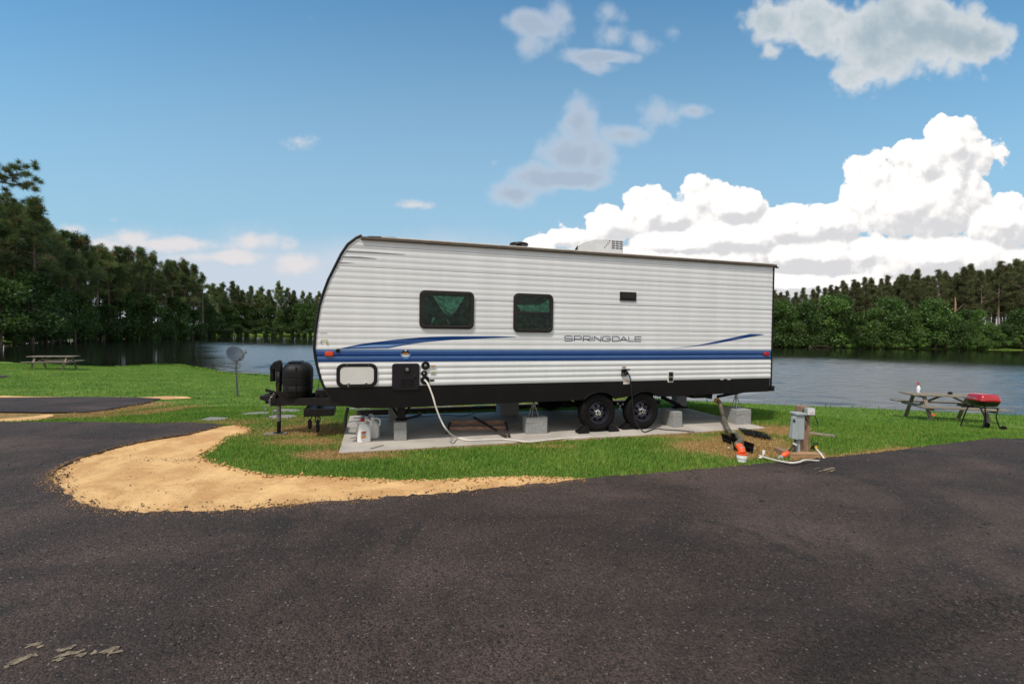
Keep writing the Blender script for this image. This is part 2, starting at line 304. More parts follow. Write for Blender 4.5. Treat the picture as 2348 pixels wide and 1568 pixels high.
# ------------------------------------------------------------------ object helpers
def tag(o, label=None, cat=None, group=None, kind=None):
    if label: o['label'] = label
    if cat: o['category'] = cat
    if group: o['group'] = group
    if kind: o['kind'] = kind
    return o
def thing(name, label, cat, loc=(0, 0, 0), rz=0.0, group=None):
    o = bpy.data.objects.new(name, None); COL.objects.link(o); o.location = loc; o.rotation_euler = (0, 0, rz); o.empty_display_size = .2
    return tag(o, label, cat, group)
def children(o): return [k for k in bpy.data.objects if k.parent == o]
def copy_tree(o, loc, rz=0, s=1.0, label=None, name=None):
    r = o.copy(); COL.objects.link(r); r.location = loc; r.rotation_euler = (0, 0, rz); r.scale = (s, s, s)
    if label: r['label'] = label
    for ch in o.get('_kids', []) and [] or KIDS.get(o.name, []):
        k = ch.copy(); COL.objects.link(k); k.parent = r
    return r
KIDS = {}
class MB:
    def __init__(s): s.v = []; s.f = []; s.m = []; s.cur = 0
    def add(s, vs, fs, mi=None):
        o = len(s.v); s.v += [tuple(map(float, p)) for p in vs]; s.f += [tuple(i+o for i in f) for f in fs]; s.m += [s.cur if mi is None else mi]*len(fs); return s
    def box(s, c_, d, rot=None):
        x, y, z = [v/2 for v in d]; vs = [Vector((i, j, k)) for i in (-x, x) for j in (-y, y) for k in (-z, z)]
        if rot is not None: vs = [rot @ v for v in vs]
        return s.add([v+Vector(c_) for v in vs], [(0, 1, 3, 2), (4, 6, 7, 5), (0, 4, 5, 1), (2, 3, 7, 6), (0, 2, 6, 4), (1, 5, 7, 3)])
    def beam(s, a, b, wd, ht, up=(0, 0, 1)):      # square bar from a to b
        a = Vector(a); b = Vector(b); d = (b-a); l = d.length; d.normalize(); sd = d.cross(Vector(up)); sd.normalize(); u2 = sd.cross(d)
        R_ = Matrix((d, sd, u2)).transposed(); return s.box((a+b)/2, (l, wd, ht), R_)
    def tube(s, pts, r, n=10, cap=True):
        pts = [Vector(p) for p in pts]; rs = r if isinstance(r, (list, tuple)) else [r]*len(pts); vs = []; fs = []
        up = None
        for i, p in enumerate(pts):
            d = (pts[min(i+1, len(pts)-1)]-pts[max(i-1, 0)]).normalized()
            if up is None: up = Vector((0, 0, 1)) if abs(d.z) < .9 else Vector((1, 0, 0))
            sd = d.cross(up).normalized(); up = sd.cross(d).normalized()
            for k in range(n):
                a = 2*PI*k/n; vs.append(p+(sd*math.cos(a)+up*math.sin(a))*rs[i])
        for i in range(len(pts)-1):
            for k in range(n): a = i*n+k; b = i*n+(k+1) % n; fs.append((a, a+n, b+n, b))
        if cap: fs.append(tuple(range(n))); fs.append(tuple(range((len(pts)-1)*n, len(pts)*n))[::-1])
        return s.add(vs, fs)
    def lathe(s, prof, c_=(0, 0, 0), axis='Z', n=24, sx=1.0, sy=1.0, cap=True):      # prof = (radius, height)
        vs = []; fs = []
        for r, h in prof:
            for k in range(n):
                a = 2*PI*k/n; x, y = r*math.cos(a)*sx, r*math.sin(a)*sy
                vs.append({'Z': (x, y, h), 'Y': (x, h, y), 'X': (h, x, y)}[axis])
        for i in range(len(prof)-1):
            for k in range(n): a = i*n+k; b = i*n+(k+1) % n; fs.append((a, b, b+n, a+n))
        if cap: fs.append(tuple(range(n))[::-1]); fs.append(tuple(range((len(prof)-1)*n, len(prof)*n)))
        return s.add([Vector(v)+Vector(c_) for v in vs], fs)
    def prism(s, poly, w0, w1):      # poly in (u,z), extruded along w
        n = len(poly); vs = [(p[0], w0, p[1]) for p in poly]+[(p[0], w1, p[1]) for p in poly]
        fs = [tuple(range(n)), tuple(range(n, 2*n))[::-1]]+[(i, i+n, (i+1) % n+n, (i+1) % n) for i in range(n)]
        return s.add(vs, fs)
    def ring(s, outer, inner, w0, w1):      # frame between two loops of equal count
        n = len(outer); L = [[(p[0], w_, p[1]) for p in lp] for lp, w_ in ((outer, w0), (inner, w0), (outer, w1), (inner, w1))]
        vs = sum(L, []); fs = []
        for i in range(n):
            j = (i+1) % n; fs += [(i, j, n+j, n+i), (2*n+i, 3*n+i, 3*n+j, 2*n+j), (i, 2*n+i, 2*n+j, j), (n+i, n+j, 3*n+j, 3*n+i)]
        return s.add(vs, fs)
    def build(s, name, mats, parent=None, bevel=0, smooth=False, loc=None, rz=None):
        me = bpy.data.meshes.new(name); me.from_pydata(s.v, [], s.f); o = bpy.data.objects.new(name, me); COL.objects.link(o)
        for m_ in (mats if isinstance(mats, (list, tuple)) else [mats]): me.materials.append(M[m_] if isinstance(m_, str) else m_)
        me.polygons.foreach_set('material_index', s.m)
        import bmesh
        bm = bmesh.new(); bm.from_mesh(me); bmesh.ops.recalc_face_normals(bm, faces=bm.faces); bm.to_mesh(me); bm.free()
        if smooth:
            me.polygons.foreach_set('use_smooth', [True]*len(me.polygons))
            if smooth != 'all': me.set_sharp_from_angle(angle=math.radians(38))
        if bevel:
            bv = o.modifiers.new('bevel', 'BEVEL'); bv.width = bevel; bv.segments = 2; bv.limit_method = 'ANGLE'; bv.angle_limit = math.radians(40)
        if parent is not None: o.parent = parent
        if loc is not None: o.location = loc
        if rz is not None: o.rotation_euler = (0, 0, rz)
        return o
def rrect(x0, x1, z0, z1, r, n=7):
    out = []
    for cx_, cz_, a0 in ((x1-r, z1-r, 0), (x0+r, z1-r, PI/2), (x0+r, z0+r, PI), (x1-r, z0+r, 1.5*PI)):
        for k in range(n+1): a = a0+PI/2*k/n; out.append((cx_+r*math.cos(a), cz_+r*math.sin(a)))
    return out
def smoothpath(pts, k=6):      # Catmull-Rom
    p = [Vector(q) for q in pts]; p = [2*p[0]-p[1]]+p+[2*p[-1]-p[-2]]; out = []
    for i in range(1, len(p)-2):
        for j in range(k):
            t = j/k; a, b, c_, d = p[i-1:i+3]
            out.append(.5*((2*b)+(c_-a)*t+(2*a-5*b+4*c_-d)*t*t+(3*b-a-3*c_+d)*t**3))
    out.append(p[-2]); return out

# ------------------------------------------------------------------ terrain
WZ = -1.2
def sstep(x): x = np.clip(x, 0, 1); return x*x*(3-2*x)
def Pw(x, y): q = P(x, y, WZ); return (q[0], q[1])
near_px = [(0,829),(50,830),(180,838),(280,842),(350,838),(420,838),(480,848),(520,856),(600,861),(660,864),(760,873),(1000,893),(1400,912),(1600,920),(1780,928),(2000,937),(2200,946),(2348,953)]
NEAR = [(-100, 54), (-60, 43)]+[Pw(*q) for q in near_px]+[(30, 15.0), (60, 8), (140, 0)]
FAR = [(175, 60), (132, 117), (99, 118), (70, 121), (50, 150), (20, 195), (-40, 205), (-95, 205), (-115, 195), (-112, 126), (-93, 90), (-81, 74)]
LAKE = np.array(NEAR+FAR)
def inpoly(x, y, poly):
    ins = np.zeros(x.shape, bool); n = len(poly); j = n-1
    for i in range(n):
        xi, yi = poly[i]; xj, yj = poly[j]
        cnd = ((yi > y) != (yj > y)) & (x < (xj-xi)*(y-yi)/((yj-yi) if yj != yi else 1e-9)+xi); ins ^= cnd; j = i
    return ins
def segdist(x, y, pts, closed=False):
    d = np.full(x.shape, 1e9); n = len(pts)
    for i in range(n if closed else n-1):
        ax, ay_ = pts[i]; bx, by = pts[(i+1) % n]; vx, vy = bx-ax, by-ay_; t = np.clip(((x-ax)*vx+(y-ay_)*vy)/(vx*vx+vy*vy+1e-12), 0, 1)
        d = np.minimum(d, np.hypot(x-ax-t*vx, y-ay_-t*vy))
    return d
def hgt(x, y):
    x = np.asarray(x, float); y = np.asarray(y, float)
    dn = segdist(x, y, NEAR); df = segdist(x, y, FAR); ins = inpoly(x, y, LAKE)
    L = np.interp(x, [-14, -4, 4, 9], [18, 14, 8.6, 12.5])
    tt = np.clip(1-dn/L, 0, 1); zn = WZ*(tt*tt/(tt+.03))*1.03
    zf = WZ+np.minimum(.12*df, .9)
    z = np.where(ins, WZ-np.minimum(.35*np.minimum(dn, df), 1.8), np.where(dn < df, zn, zf))
    return z
GC = {}
def G(px, py):      # where the line of sight through a point of the photograph meets the terrain
    key = (round(px, 2), round(py, 2))
    if key in GC: return GC[key].copy()
    d = ray(px, py); t = np.geomspace(1.5, 300, 260)
    for _ in range(2):
        q = CAMC[None, :]+d[None, :]*t[:, None]; below = q[:, 2] < hgt(q[:, 0], q[:, 1]); k = int(np.argmax(below)) if below.any() else len(t)-1
        t = np.linspace(t[max(k-1, 0)], t[k], 30)
    q = q[k]; GC[key] = Vector((q[0], q[1], float(hgt(q[0], q[1])))); return GC[key].copy()
# trailer frame: u along the trailer's side towards its rear, w away from the camera
VD = ray(4650, 803); ANG = math.atan2(VD[1], VD[0]); UA = np.array([math.cos(ANG), math.sin(ANG), 0]); WA = np.array([-math.sin(ANG), math.cos(ANG), 0])
TO = P(1372, 990, .02)
def T(px, py, w_=0.0):
    d = ray(px, py); o = TO+WA*w_; t = ((o-CAMC) @ WA)/(d @ WA); q = CAMC+d*t; return ((q-TO) @ UA, q[2])
def UW(u, w_, z=0.0): q = TO+UA*u+WA*w_; return Vector((q[0], q[1], z))
def PUW(px, py, z=.02): q = P(px, py, z)-TO; return (q @ UA, q @ WA)

PAD = [UW(-4.33, -.34), UW(3.34, -.40), UW(3.34, 2.0), UW(-4.33, 2.62)]
pad2 = [(p.x, p.y) for p in PAD]
def poly2(pxs, z=0.0):
    return [tuple(G(*p)[:2]) for p in pxs]
sand_low = [(511,979),(433,999),(346,1012),(260,1031),(173,1059),(134,1079),(119,1096),(120,1110),(134,1124),(173,1155),(225,1172),(303,1180),(433,1180),(563,1176),(650,1165),(736,1158),(866,1148),(1017,1137),(1158,1122),(1272,1111),(1343,1102)]
sand_up = [(1215,1097),(1130,1100),(1073,1102),(1017,1105),(901,1107),(801,1100),(693,1096),(615,1094),(563,1085),(515,1072),(481,1064),(455,1046),(485,1031),(515,1005),(567,994),(572,983.5),(541,978)]
road_up = [(1527,1088),(1663,1076),(1811,1061),(1981,1046),(2094,1031),(2208,1017),(2348,1009)]
SANDP = poly2(sand_low+sand_up)
ROADP = poly2([(0,971),(210,971),(330,974),(430,972),(480,974)]) + poly2(sand_low+road_up) + [(16, 8.8), (45, 10.5), (60, -5), (40, -40), (-60, -40), (-60, 2), (-30, 8.9)]
PAD2P = poly2([(0,913.6),(167,912),(306,912.6),(370,916),(334,926),(250,941),(195,948),(83,948),(0,947)]) + [(-19, 10.0), (-30, 10.2), (-30, 13.4)]
PAD3P = poly2([(0,861),(20,863),(10,866),(0,867)])+[(-40, 18.5), (-40, 21)]
BACKSTRIP = [UW(-3.6, 2.72), UW(3.0, 2.75), UW(3.1, 3.9), UW(-3.3, 4.1)]
back2 = [(p.x, p.y) for p in BACKSTRIP]
SAND2 = poly2([(310,912),(380,909),(430,910),(440,914),(375,917),(330,914)])
SAND3 = poly2([(0,962),(50,958),(110,951),(125,954),(90,965),(40,968),(0,969)])
SAND4 = poly2([(0,908),(60,910),(180,911),(300,911),(180,914),(60,914),(0,913.5)])
OPEN = [SANDP, ROADP, PAD2P, PAD3P, pad2, SAND2, SAND3, SAND4, back2]

DRY = [(*P(700,985)[:2], 1.2, .8, .8), (*P(1700,1025)[:2], 1.2, .7, .8), (*P(1640,1020)[:2], .75, .45, 1.0), (*P(1720,1010)[:2], .75, .5, 1.0), (*P(1700,1040)[:2], .5, .3, .9), (*P(1760,1040)[:2], .5, .3, .8), (*P(1790,985)[:2], .6, .6, .9),
       (*P(740,985)[:2], .75, .5, 1.0), (*P(700,1010)[:2], .8, .35, .8), (*P(780,1040)[:2], .7, .3, .85), (*P(690,960)[:2], .8, .4, .55), (*P(520,968)[:2], 1.0, .3, .6), (*P(1560,1000)[:2], .6, .18, .7), (*P(1250,1022)[:2], .5, .12, .6), (*P(850,1042)[:2], .6, .15, .8),
       (*P(1870,1045)[:2], .5, .2, .7), (*P(560,1000)[:2], .4, .3, .5)]
def dryness(x, y):
    d = np.zeros(np.shape(x))
    for cx_, cy_, rx, ry, a in DRY: d = np.maximum(d, a*np.exp(-(((x-cx_)/rx)**2+((y-cy_)/ry)**2)))
    # beside the slab's front edge and along the asphalt
    e = segdist(x, y, [pad2[0], pad2[1]]); d = np.maximum(d, .95*np.exp(-(e/.13)**2))
    r_ = segdist(x, y, ROADP[23:31]); d = np.maximum(d, .9*np.exp(-(r_/.20)**2)*(x > 4.0)); d = np.maximum(d, .38*np.exp(-(r_/.1)**2))
    l_ = segdist(x, y, PAD2P[:9]); d = np.maximum(d, .75*np.exp(-(l_/.9)**2)*(y < PAD2P[4][1]+.6))
    b_ = segdist(x, y, poly2b); d = np.maximum(d, .7*np.exp(-(b_/.5)**2))
    nz = .5+.5*np.sin(x*2.1+np.sin(y*3.3)*1.3)*np.sin(y*2.7+np.sin(x*1.7)*1.9)
    n2 = np.sin(x*1.13+2.1*np.sin(y*.71+.4))*np.sin(y*1.37+1.7*np.sin(x*.83)); return np.clip(d+.18*(nz-.45)+.22*np.clip(n2-.35, 0, 1), 0, 1)
poly2b = poly2([(0,958),(150,957),(300,952),(440,932)])

STN = [(492.6,962,.30),(587,949,.30),(646,957,.36),(657,943,.42),(625,950,.2)]
def hide_blades(x, y):
    m_ = np.zeros(x.shape, bool)
    for a_, b_, r_ in STN: g_ = G(a_, b_); m_ |= np.hypot(x-g_.x, (y-g_.y)*1.3) < r_
    for p in OPEN: m_ |= inpoly(x, y, p)
    return m_

def build_ground():
    def axis(a, b, fine_a, fine_b, f, grow=1.13):
        xs = list(np.arange(fine_a, fine_b+1e-6, f)); st = f
        while xs[-1] < b: st = min(st*grow, 5.0) if xs[-1] < 250 else st*1.3; xs.append(xs[-1]+st)
        st = f
        while xs[0] > a: st = min(st*grow, 5.0) if xs[0] > -200 else st*1.3; xs.insert(0, xs[0]-st)
        return np.array(xs)
    xs = axis(-700, 700, -20, 22, .16); ys = axis(-60, 900, 5, 24, .13)
    X, Y = np.meshgrid(xs, ys); x = X.ravel(); y = Y.ravel(); z = hgt(x, y)
    under = inpoly(x, y, pad2); z = z-np.where(under, .06, 0)
    far = (~inpoly(x, y, LAKE)) & (segdist(x, y, FAR) < segdist(x, y, NEAR)); z = z+np.where(far, .25*np.sin(x*.11)*np.cos(y*.09), 0)
    nx, ny = len(xs), len(ys); i = np.arange(nx-1)[None, :]+np.arange(ny-1)[:, None]*nx
    f = np.stack([i, i+1, i+1+nx, i+nx], -1).reshape(-1, 4)
    me = rawmesh('ground', np.stack([x, y, z], 1), f); me.polygons.foreach_set('use_smooth', np.ones(len(me.polygons), bool))
    a = me.attributes.new('dry', 'FLOAT', 'POINT'); nearm = (np.abs(x) < 40) & (y < 40) & (y > 0); d = np.zeros(len(x)); d[nearm] = dryness(x[nearm], y[nearm]); a.data.foreach_set('value', d)
    me.materials.append(M['turf']); o = bpy.data.objects.new('ground', me); COL.objects.link(o); tag(o, kind='structure')
def rawmesh(name, v, f):
    v = np.asarray(v, np.float32); f = np.asarray(f, np.int32); me = bpy.data.meshes.new(name); k = f.shape[1]
    me.vertices.add(len(v)); me.vertices.foreach_set('co', v.ravel()); me.loops.add(f.size); me.loops.foreach_set('vertex_index', f.ravel())
    me.polygons.add(len(f)); me.polygons.foreach_set('loop_start', np.arange(0, f.size, k, dtype=np.int32)); me.update(calc_edges=True); return me
build_ground()

def sheet(name, poly, off, m_, step, jag=0.0, edge=.12, bumpy=0.0, label=None):
    # densify the outline, roughen it, fill with points, triangulate
    pts = []
    n = len(poly)
    for i in range(n):
        a = np.array(poly[i][:2]); b = np.array(poly[(i+1) % n][:2]); L = np.hypot(*(b-a)); near = min(np.hypot(*a), np.hypot(*b)) < 16
        e = edge if near else 1.5; k = max(1, int(L/e))
        for j in range(k):
            q = a+(b-a)*j/k
            if near and jag: q = q+RNG.normal(0, jag, 2)
            pts.append(q)
    bd = np.array(pts); nb = len(bd); lo = bd.min(0); hi = bd.max(0)
    gx, gy = np.meshgrid(np.arange(lo[0]+step/2, hi[0], step), np.arange(lo[1]+step/2, hi[1], step)); gx = gx.ravel(); gy = gy.ravel()
    gx = gx+RNG.uniform(-.2, .2, gx.shape)*step; gy = gy+RNG.uniform(-.2, .2, gy.shape)*step
    ins = inpoly(gx, gy, bd) & (segdist(gx, gy, bd, True) > step*.4)
    allp = np.vstack([bd, np.stack([gx[ins], gy[ins]], 1)])
    vs, _, fs, *_ = geometry.delaunay_2d_cdt([Vector(p) for p in allp], [(i, (i+1) % nb) for i in range(nb)], [], 1, 1e-5)
    x = np.array([v.x for v in vs]); y = np.array([v.y for v in vs]); z = hgt(x, y)+off
    if bumpy:
        e = np.clip(segdist(x, y, bd, True)/.12, 0, 1)
        z = z+bumpy*e*(np.sin(x*5.1+1.3*np.sin(y*3.7))*np.sin(y*6.3+1.1*np.sin(x*4.1))+RNG.uniform(-.6, .6, len(x)))
    me = bpy.data.meshes.new(name); me.from_pydata([tuple(q) for q in np.stack([x, y, z], 1)], [], [tuple(f) for f in fs]); me.materials.append(M[m_])
    me.polygons.foreach_set('use_smooth', [True]*len(me.polygons))
    o = bpy.data.objects.new(name, me); COL.objects.link(o); tag(o, kind='structure'); return o
def grow(poly, d):
    p = np.array(poly); out = []; n = len(p); ar = sum(p[i][0]*p[(i+1) % n][1]-p[(i+1) % n][0]*p[i][1] for i in range(n)); s_ = 1 if ar > 0 else -1
    for i in range(n):
        t_ = p[(i+1) % n]-p[i-1]; t_ = t_/(np.hypot(*t_)+1e-9); out.append(p[i]+s_*d*np.array([t_[1], -t_[0]]))
    return out
sheet('sand', grow(SANDP, .08), .012, 'sand', .12, .02, .06, .006)
sheet('road', ROADP, .034, 'asphalt', .6, .018, .05)
sheet('side_road', PAD2P, .03, 'asphalt', .5, .02, .10)
sheet('far_side_road', PAD3P, .03, 'asphalt', 1.0, .0, .3)
sheet('sand_strip', SAND2, .014, 'sand', .2, .03, .1, .01)
sheet('sand_patch', SAND3, .014, 'sand', .2, .03, .1, .01)
sheet('sand_edge', SAND4, .014, 'sand', .2, .03, .1, .01)
# sandy wash marks on the asphalt
marks = [(100,1492,34,6),(128,1497,12,4),(40,1535,26,6),(70,1525,34,7),(98,1518,20,5),(24,1544,14,4),(190,1505,18,6),(200,1516,30,5),(178,1528,20,5),(230,1512,34,6),(250,1518,24,5),(215,1500,22,4),(290,1512,14,4),(335,1507,40,6),(352,1512,24,5),(320,1514,16,3),(1895,1083,22,3),(1872,1081,9,1.6),(1905,1087,12,1.6)]
for k, (mx_, my_, rx_, ry_) in enumerate(marks):
    mx_ = mx_*.75 if k < 16 else mx_
    sc_ = .75 if k < 16 else 1
    sheet('sand_wash', poly2([(mx_+rx_*sc_*math.cos(a)*random.uniform(.6, 1.1), my_+ry_*math.sin(a)*random.uniform(.45, 1.1)-rx_*sc_*math.cos(a)*.22) for a in np.linspace(0, 2*PI, 15)[:-1]]), .0385+.0002*k, 'sand_faint', .03, .006, .02)
def build_water():
    def ax(lo, hi, fa, fb, f):
        v = list(np.arange(fa, fb, f)); st = f
        while v[-1] < hi: st = min(st*1.15, 9); v.append(v[-1]+st)
        st = f
        while v[0] > lo: st = min(st*1.15, 9); v.insert(0, v[0]-st)
        return np.array(v)
    xs = ax(-135, 185, -24, 46, .21); ys = ax(-6, 212, 15.5, 64, .135); X, Y = np.meshgrid(xs, ys); x = X.ravel(); y = Y.ravel(); z = np.zeros(len(x)); r_ = np.random.default_rng(5)
    for i in range(22):
        lam = r_.uniform(.55, 2.6); th = r_.normal(-PI/2, .55); k = 2*PI/lam; a_ = .0040*lam**.85
        z += a_*np.sin(k*(x*math.cos(th)+y*math.sin(th))+r_.uniform(0, 6.28)+.7*np.sin(x*.23+i)+.6*np.sin(y*.31+2*i))
    gust = .75+.45*np.sin(x*.19+1.3*np.sin(y*.11))*np.sin(y*.23+1.1*np.sin(x*.07))
    fade = np.clip((x+26)/6, 0, 1)*np.clip((47-x)/5, 0, 1)*np.clip((y-14)/3, 0, 1)*np.clip((66-y)/16, 0, 1)*np.clip((x+.74*y)/9, 0, 1)
    nx, ny = len(xs), len(ys); i = np.arange(nx-1)[None, :]+np.arange(ny-1)[:, None]*nx
    me = rawmesh('water', np.stack([x, y, WZ+z*fade*gust], 1), np.stack([i, i+1, i+1+nx, i+nx], -1).reshape(-1, 4)); me.polygons.foreach_set('use_smooth', np.ones(len(me.polygons), bool)); me.materials.append(M['lake'])
    o = bpy.data.objects.new('water', me); COL.objects.link(o); tag(o, kind='structure')
build_water()
sheet('path', back2, .012, 'turf', .3, .02, .15)
# give the strip behind the slab its bare-earth look
for o_ in [bpy.data.objects['path']]:
    a_ = o_.data.attributes.new('dry', 'FLOAT', 'POINT'); a_.data.foreach_set('value', [1.0]*len(o_.data.vertices))
sl_ = MB(); sl_.add([(p.x, p.y, z_) for z_ in (-.10, .02) for p in PAD], [(0, 3, 2, 1), (4, 5, 6, 7)]+[(i, (i+1) % 4, (i+1) % 4+4, i+4) for i in range(4)])
pad_o = sl_.build('concrete_slab', 'concrete', bevel=.012); tag(pad_o, kind='structure')

# ------------------------------------------------------------------ grass
def make_blades(name, x, y, h, wd, z0=0.0):
    n = len(x); z = hgt(x, y)+z0; a = RNG.uniform(0, 2*PI, n); la = RNG.uniform(0, 2*PI, n); ln = RNG.uniform(.1, .75, n)*h
    dx, dy = np.cos(a)*wd/2, np.sin(a)*wd/2; lx, ly = np.cos(la)*ln, np.sin(la)*ln
    b0 = np.stack([x-dx, y-dy, z-.005], 1); b1 = np.stack([x+dx, y+dy, z-.005], 1)
    m0 = np.stack([x-dx*.8+lx*.35, y-dy*.8+ly*.35, z+h*.6], 1); m1 = np.stack([x+dx*.8+lx*.35, y+dy*.8+ly*.35, z+h*.6], 1)
    tp = np.stack([x+lx, y+ly, z+h*RNG.uniform(.75, 1.0, n)], 1)
    v = np.stack([b0, b1, m1, m0, tp], 1).reshape(-1, 3); i = np.arange(n)[:, None]*5
    tri = np.concatenate([i+[0, 1, 2], i+[0, 2, 3], i+[3, 2, 4]], 0)
    me = rawmesh(name, v, tri); me.materials.append(M['blade'])
    for nm, val in (('dry', dryness(x, y)+RNG.normal(0, .16, n)), ('rnd', RNG.uniform(0, 1, n))):
        at = me.attributes.new(nm, 'FLOAT', 'POINT'); at.data.foreach_set('value', np.repeat(val, 5).astype(np.float32))
    return me
def scatter(n, x0, x1, y0, y1):
    x = RNG.uniform(x0, x1, n); y = RNG.uniform(y0, y1, n); k = ~hide_blades(x, y) & (segdist(x, y, NEAR) > .02) & ~inpoly(x, y, LAKE); vis = np.abs(x/y) < 1.35; k &= vis; return x[k], y[k]
x, y = scatter(330000, -9.5, 12, 5.2, 11.5)
dd = dryness(x, y); tall = .5+.5*np.sin(x*3.1+np.sin(y*4.1))*np.sin(y*3.7+x); fr = segdist(x, y, [pad2[0], pad2[1]])
h_ = (.034+.030*tall)*RNG.uniform(.55, 1.3, len(x))*np.where(dd > .45, .62, 1)*np.clip(.85+fr/.5, 0, 1.1)
me = make_blades('grass', x, y, h_, RNG.uniform(.005, .010, len(x))); o = bpy.data.objects.new('grass', me); COL.objects.link(o); tag(o, 'short green grass with straw coloured dry patches around the trailer slab', 'grass', kind='stuff')
x, y = scatter(260000, -38, 24, 11.5, 38)
me = make_blades('grass', x, y, RNG.uniform(.025, .065, len(x)), RNG.uniform(.010, .022, len(x))); o = bpy.data.objects.new('grass', me); COL.objects.link(o); tag(o, 'mown green lawn sloping down to the lake shore', 'grass', kind='stuff')
# reeds at the water's edge
x = []; y = []
for i in range(2600):
    px = random.uniform(270, 700) if random.random() < .93 else random.uniform(520, 2340)
    q = P(px, np.interp(px, [p[0] for p in near_px], [p[1] for p in near_px]), WZ); x.append(q[0]+random.gauss(0, .3)); y.append(q[1]-abs(random.gauss(0, .25)))
x = np.array(x); y = np.array(y)
me = make_blades('shore_weeds', x, y, RNG.uniform(.04, .20, len(x)), RNG.uniform(.02, .045, len(x))); o = bpy.data.objects.new('shore_weeds', me); COL.objects.link(o); tag(o, 'uneven weeds growing along the lake edge', 'weeds', kind='stuff')

# loose stones
def stones(name, pts, sizes, m_, label, cat):
    mb = []; base = [(1, 0, 0), (-1, 0, 0), (0, 1, 0), (0, -1, 0), (0, 0, 1), (0, 0, -.6)]; fs0 = [(0, 2, 4), (2, 1, 4), (1, 3, 4), (3, 0, 4), (2, 0, 5), (1, 2, 5), (3, 1, 5), (0, 3, 5)]
    V = []; F_ = []
    for (x_, y_, z_), s_ in zip(pts, sizes):
        o_ = len(V); a = random.uniform(0, PI); ca, sa = math.cos(a), math.sin(a); sx_, sy_, sz_ = s_*random.uniform(.6, 1.3), s_*random.uniform(.5, 1), s_*random.uniform(.35, .8)
        for bx, by, bz in base:
            bx *= sx_*random.uniform(.7, 1.2); by *= sy_*random.uniform(.7, 1.2); bz *= sz_; V.append((x_+bx*ca-by*sa, y_+bx*sa+by*ca, z_+bz+sz_*.3))
        F_ += [(a_+o_, b_+o_, c_+o_) for a_, b_, c_ in fs0]
    me = rawmesh(name, V, F_); me.materials.append(M[m_]); o = bpy.data.objects.new(name, me); COL.objects.link(o); return tag(o, label, cat, kind='stuff')
def rnd_in(poly, n, box):
    x = RNG.uniform(box[0], box[1], n); y = RNG.uniform(box[2], box[3], n); k = inpoly(x, y, poly); return x[k], y[k]
x, y = rnd_in(ROADP, 9000, (-8, 9, 2.0, 9)); x, y = x, y
stones('gravel', [(a, b, .034) for a, b in zip(x, y)], RNG.gamma(3, .0018, len(x)), 'tar_stone', 'loose dark gravel on the asphalt road', 'gravel')
x, y = rnd_in(ROADP, 480, (-8, 9, 2.0, 8)); stones('pale_chips', [(a, b, .034) for a, b in zip(x, y)], RNG.gamma(2.5, .0020, len(x)), 'pale_stone', 'pale stone chips strewn over the asphalt road', 'gravel')
pts = []; sz = []
RG = [tuple(G(*p)[:2]) for p in ((2348,1395),(2230,1420),(2100,1455),(1990,1490),(1900,1530),(1830,1567))]
for i in range(5200):
    k = random.randint(0, len(RG)-2); t_ = random.random(); q = np.array(RG[k])*(1-t_)+np.array(RG[k+1])*t_+RNG.normal(0, .10, 2); pts.append((q[0], q[1], .034)); sz.append(abs(random.gauss(0, .004))+.003)
for cx_, cy_, rx_, ry_, n_ in ((1620,1290,.55,.16,1500),(1750,1330,.5,.2,900),(400,1060,.35,.05,300),(230,1010,.3,.05,300),(2080,1195,.4,.12,300),(900,1480,.6,.25,1200)):
    g_ = G(cx_, cy_)
    for i in range(n_): pts.append((g_.x+random.gauss(0, rx_), g_.y+random.gauss(0, ry_), .034)); sz.append(abs(random.gauss(0, .0035))+.0025)
stones('coarse_gravel', pts, sz, 'tar_stone', 'coarse loose gravel raked into a low ridge across the right foreground', 'gravel')
pts = []; sz = []
SB = SANDP[:21]
for i in range(1300):
    k = random.randint(0, len(SB)-2); t_ = random.random(); q = np.array(SB[k])*(1-t_)+np.array(SB[k+1])*t_; q = q+RNG.normal(0, .045, 2)+np.array((0, abs(RNG.normal(0, .10)))); pts.append((q[0], q[1], .02)); sz.append(abs(random.gauss(0, .0055))+.003)
for i in range(220):
    x_, y_ = rnd_in(SANDP, 1, (-7, 1, 4.4, 7.6))
    if len(x_): pts.append((x_[0], y_[0], .014)); sz.append(random.uniform(.004, .012))
stones('asphalt_crumbs', pts, sz, 'tar_stone', 'dark asphalt crumbs spilled over the edge of the orange sand', 'gravel')
p2 = []; s2_ = []
for i in range(2600):
    k = random.randint(0, len(SB)-2); t_ = random.random(); q = np.array(SB[k])*(1-t_)+np.array(SB[k+1])*t_; q = q+RNG.normal(0, .02, 2)-np.array((0, abs(RNG.normal(0, .07)))); p2.append((q[0], q[1], .036)); s2_.append(abs(random.gauss(0, .003))+.002)
stones('sand_grains', p2, s2_, 'clod', 'scattered sand grains spilling onto the asphalt edge', 'sand')
pts = []; sz = []
SU = SANDP[20:]
for i in range(260):
    k = random.randint(0, len(SU)-2); t_ = random.random(); q = np.array(SU[k])*(1-t_)+np.array(SU[k+1])*t_; q = q+RNG.normal(0, .04, 2); pts.append((q[0], q[1], .015)); sz.append(abs(random.gauss(0, .014))+.008)
stones('sand_clods', pts, sz, 'clod', 'orange clods of dry sand along the grass edge', 'clods')

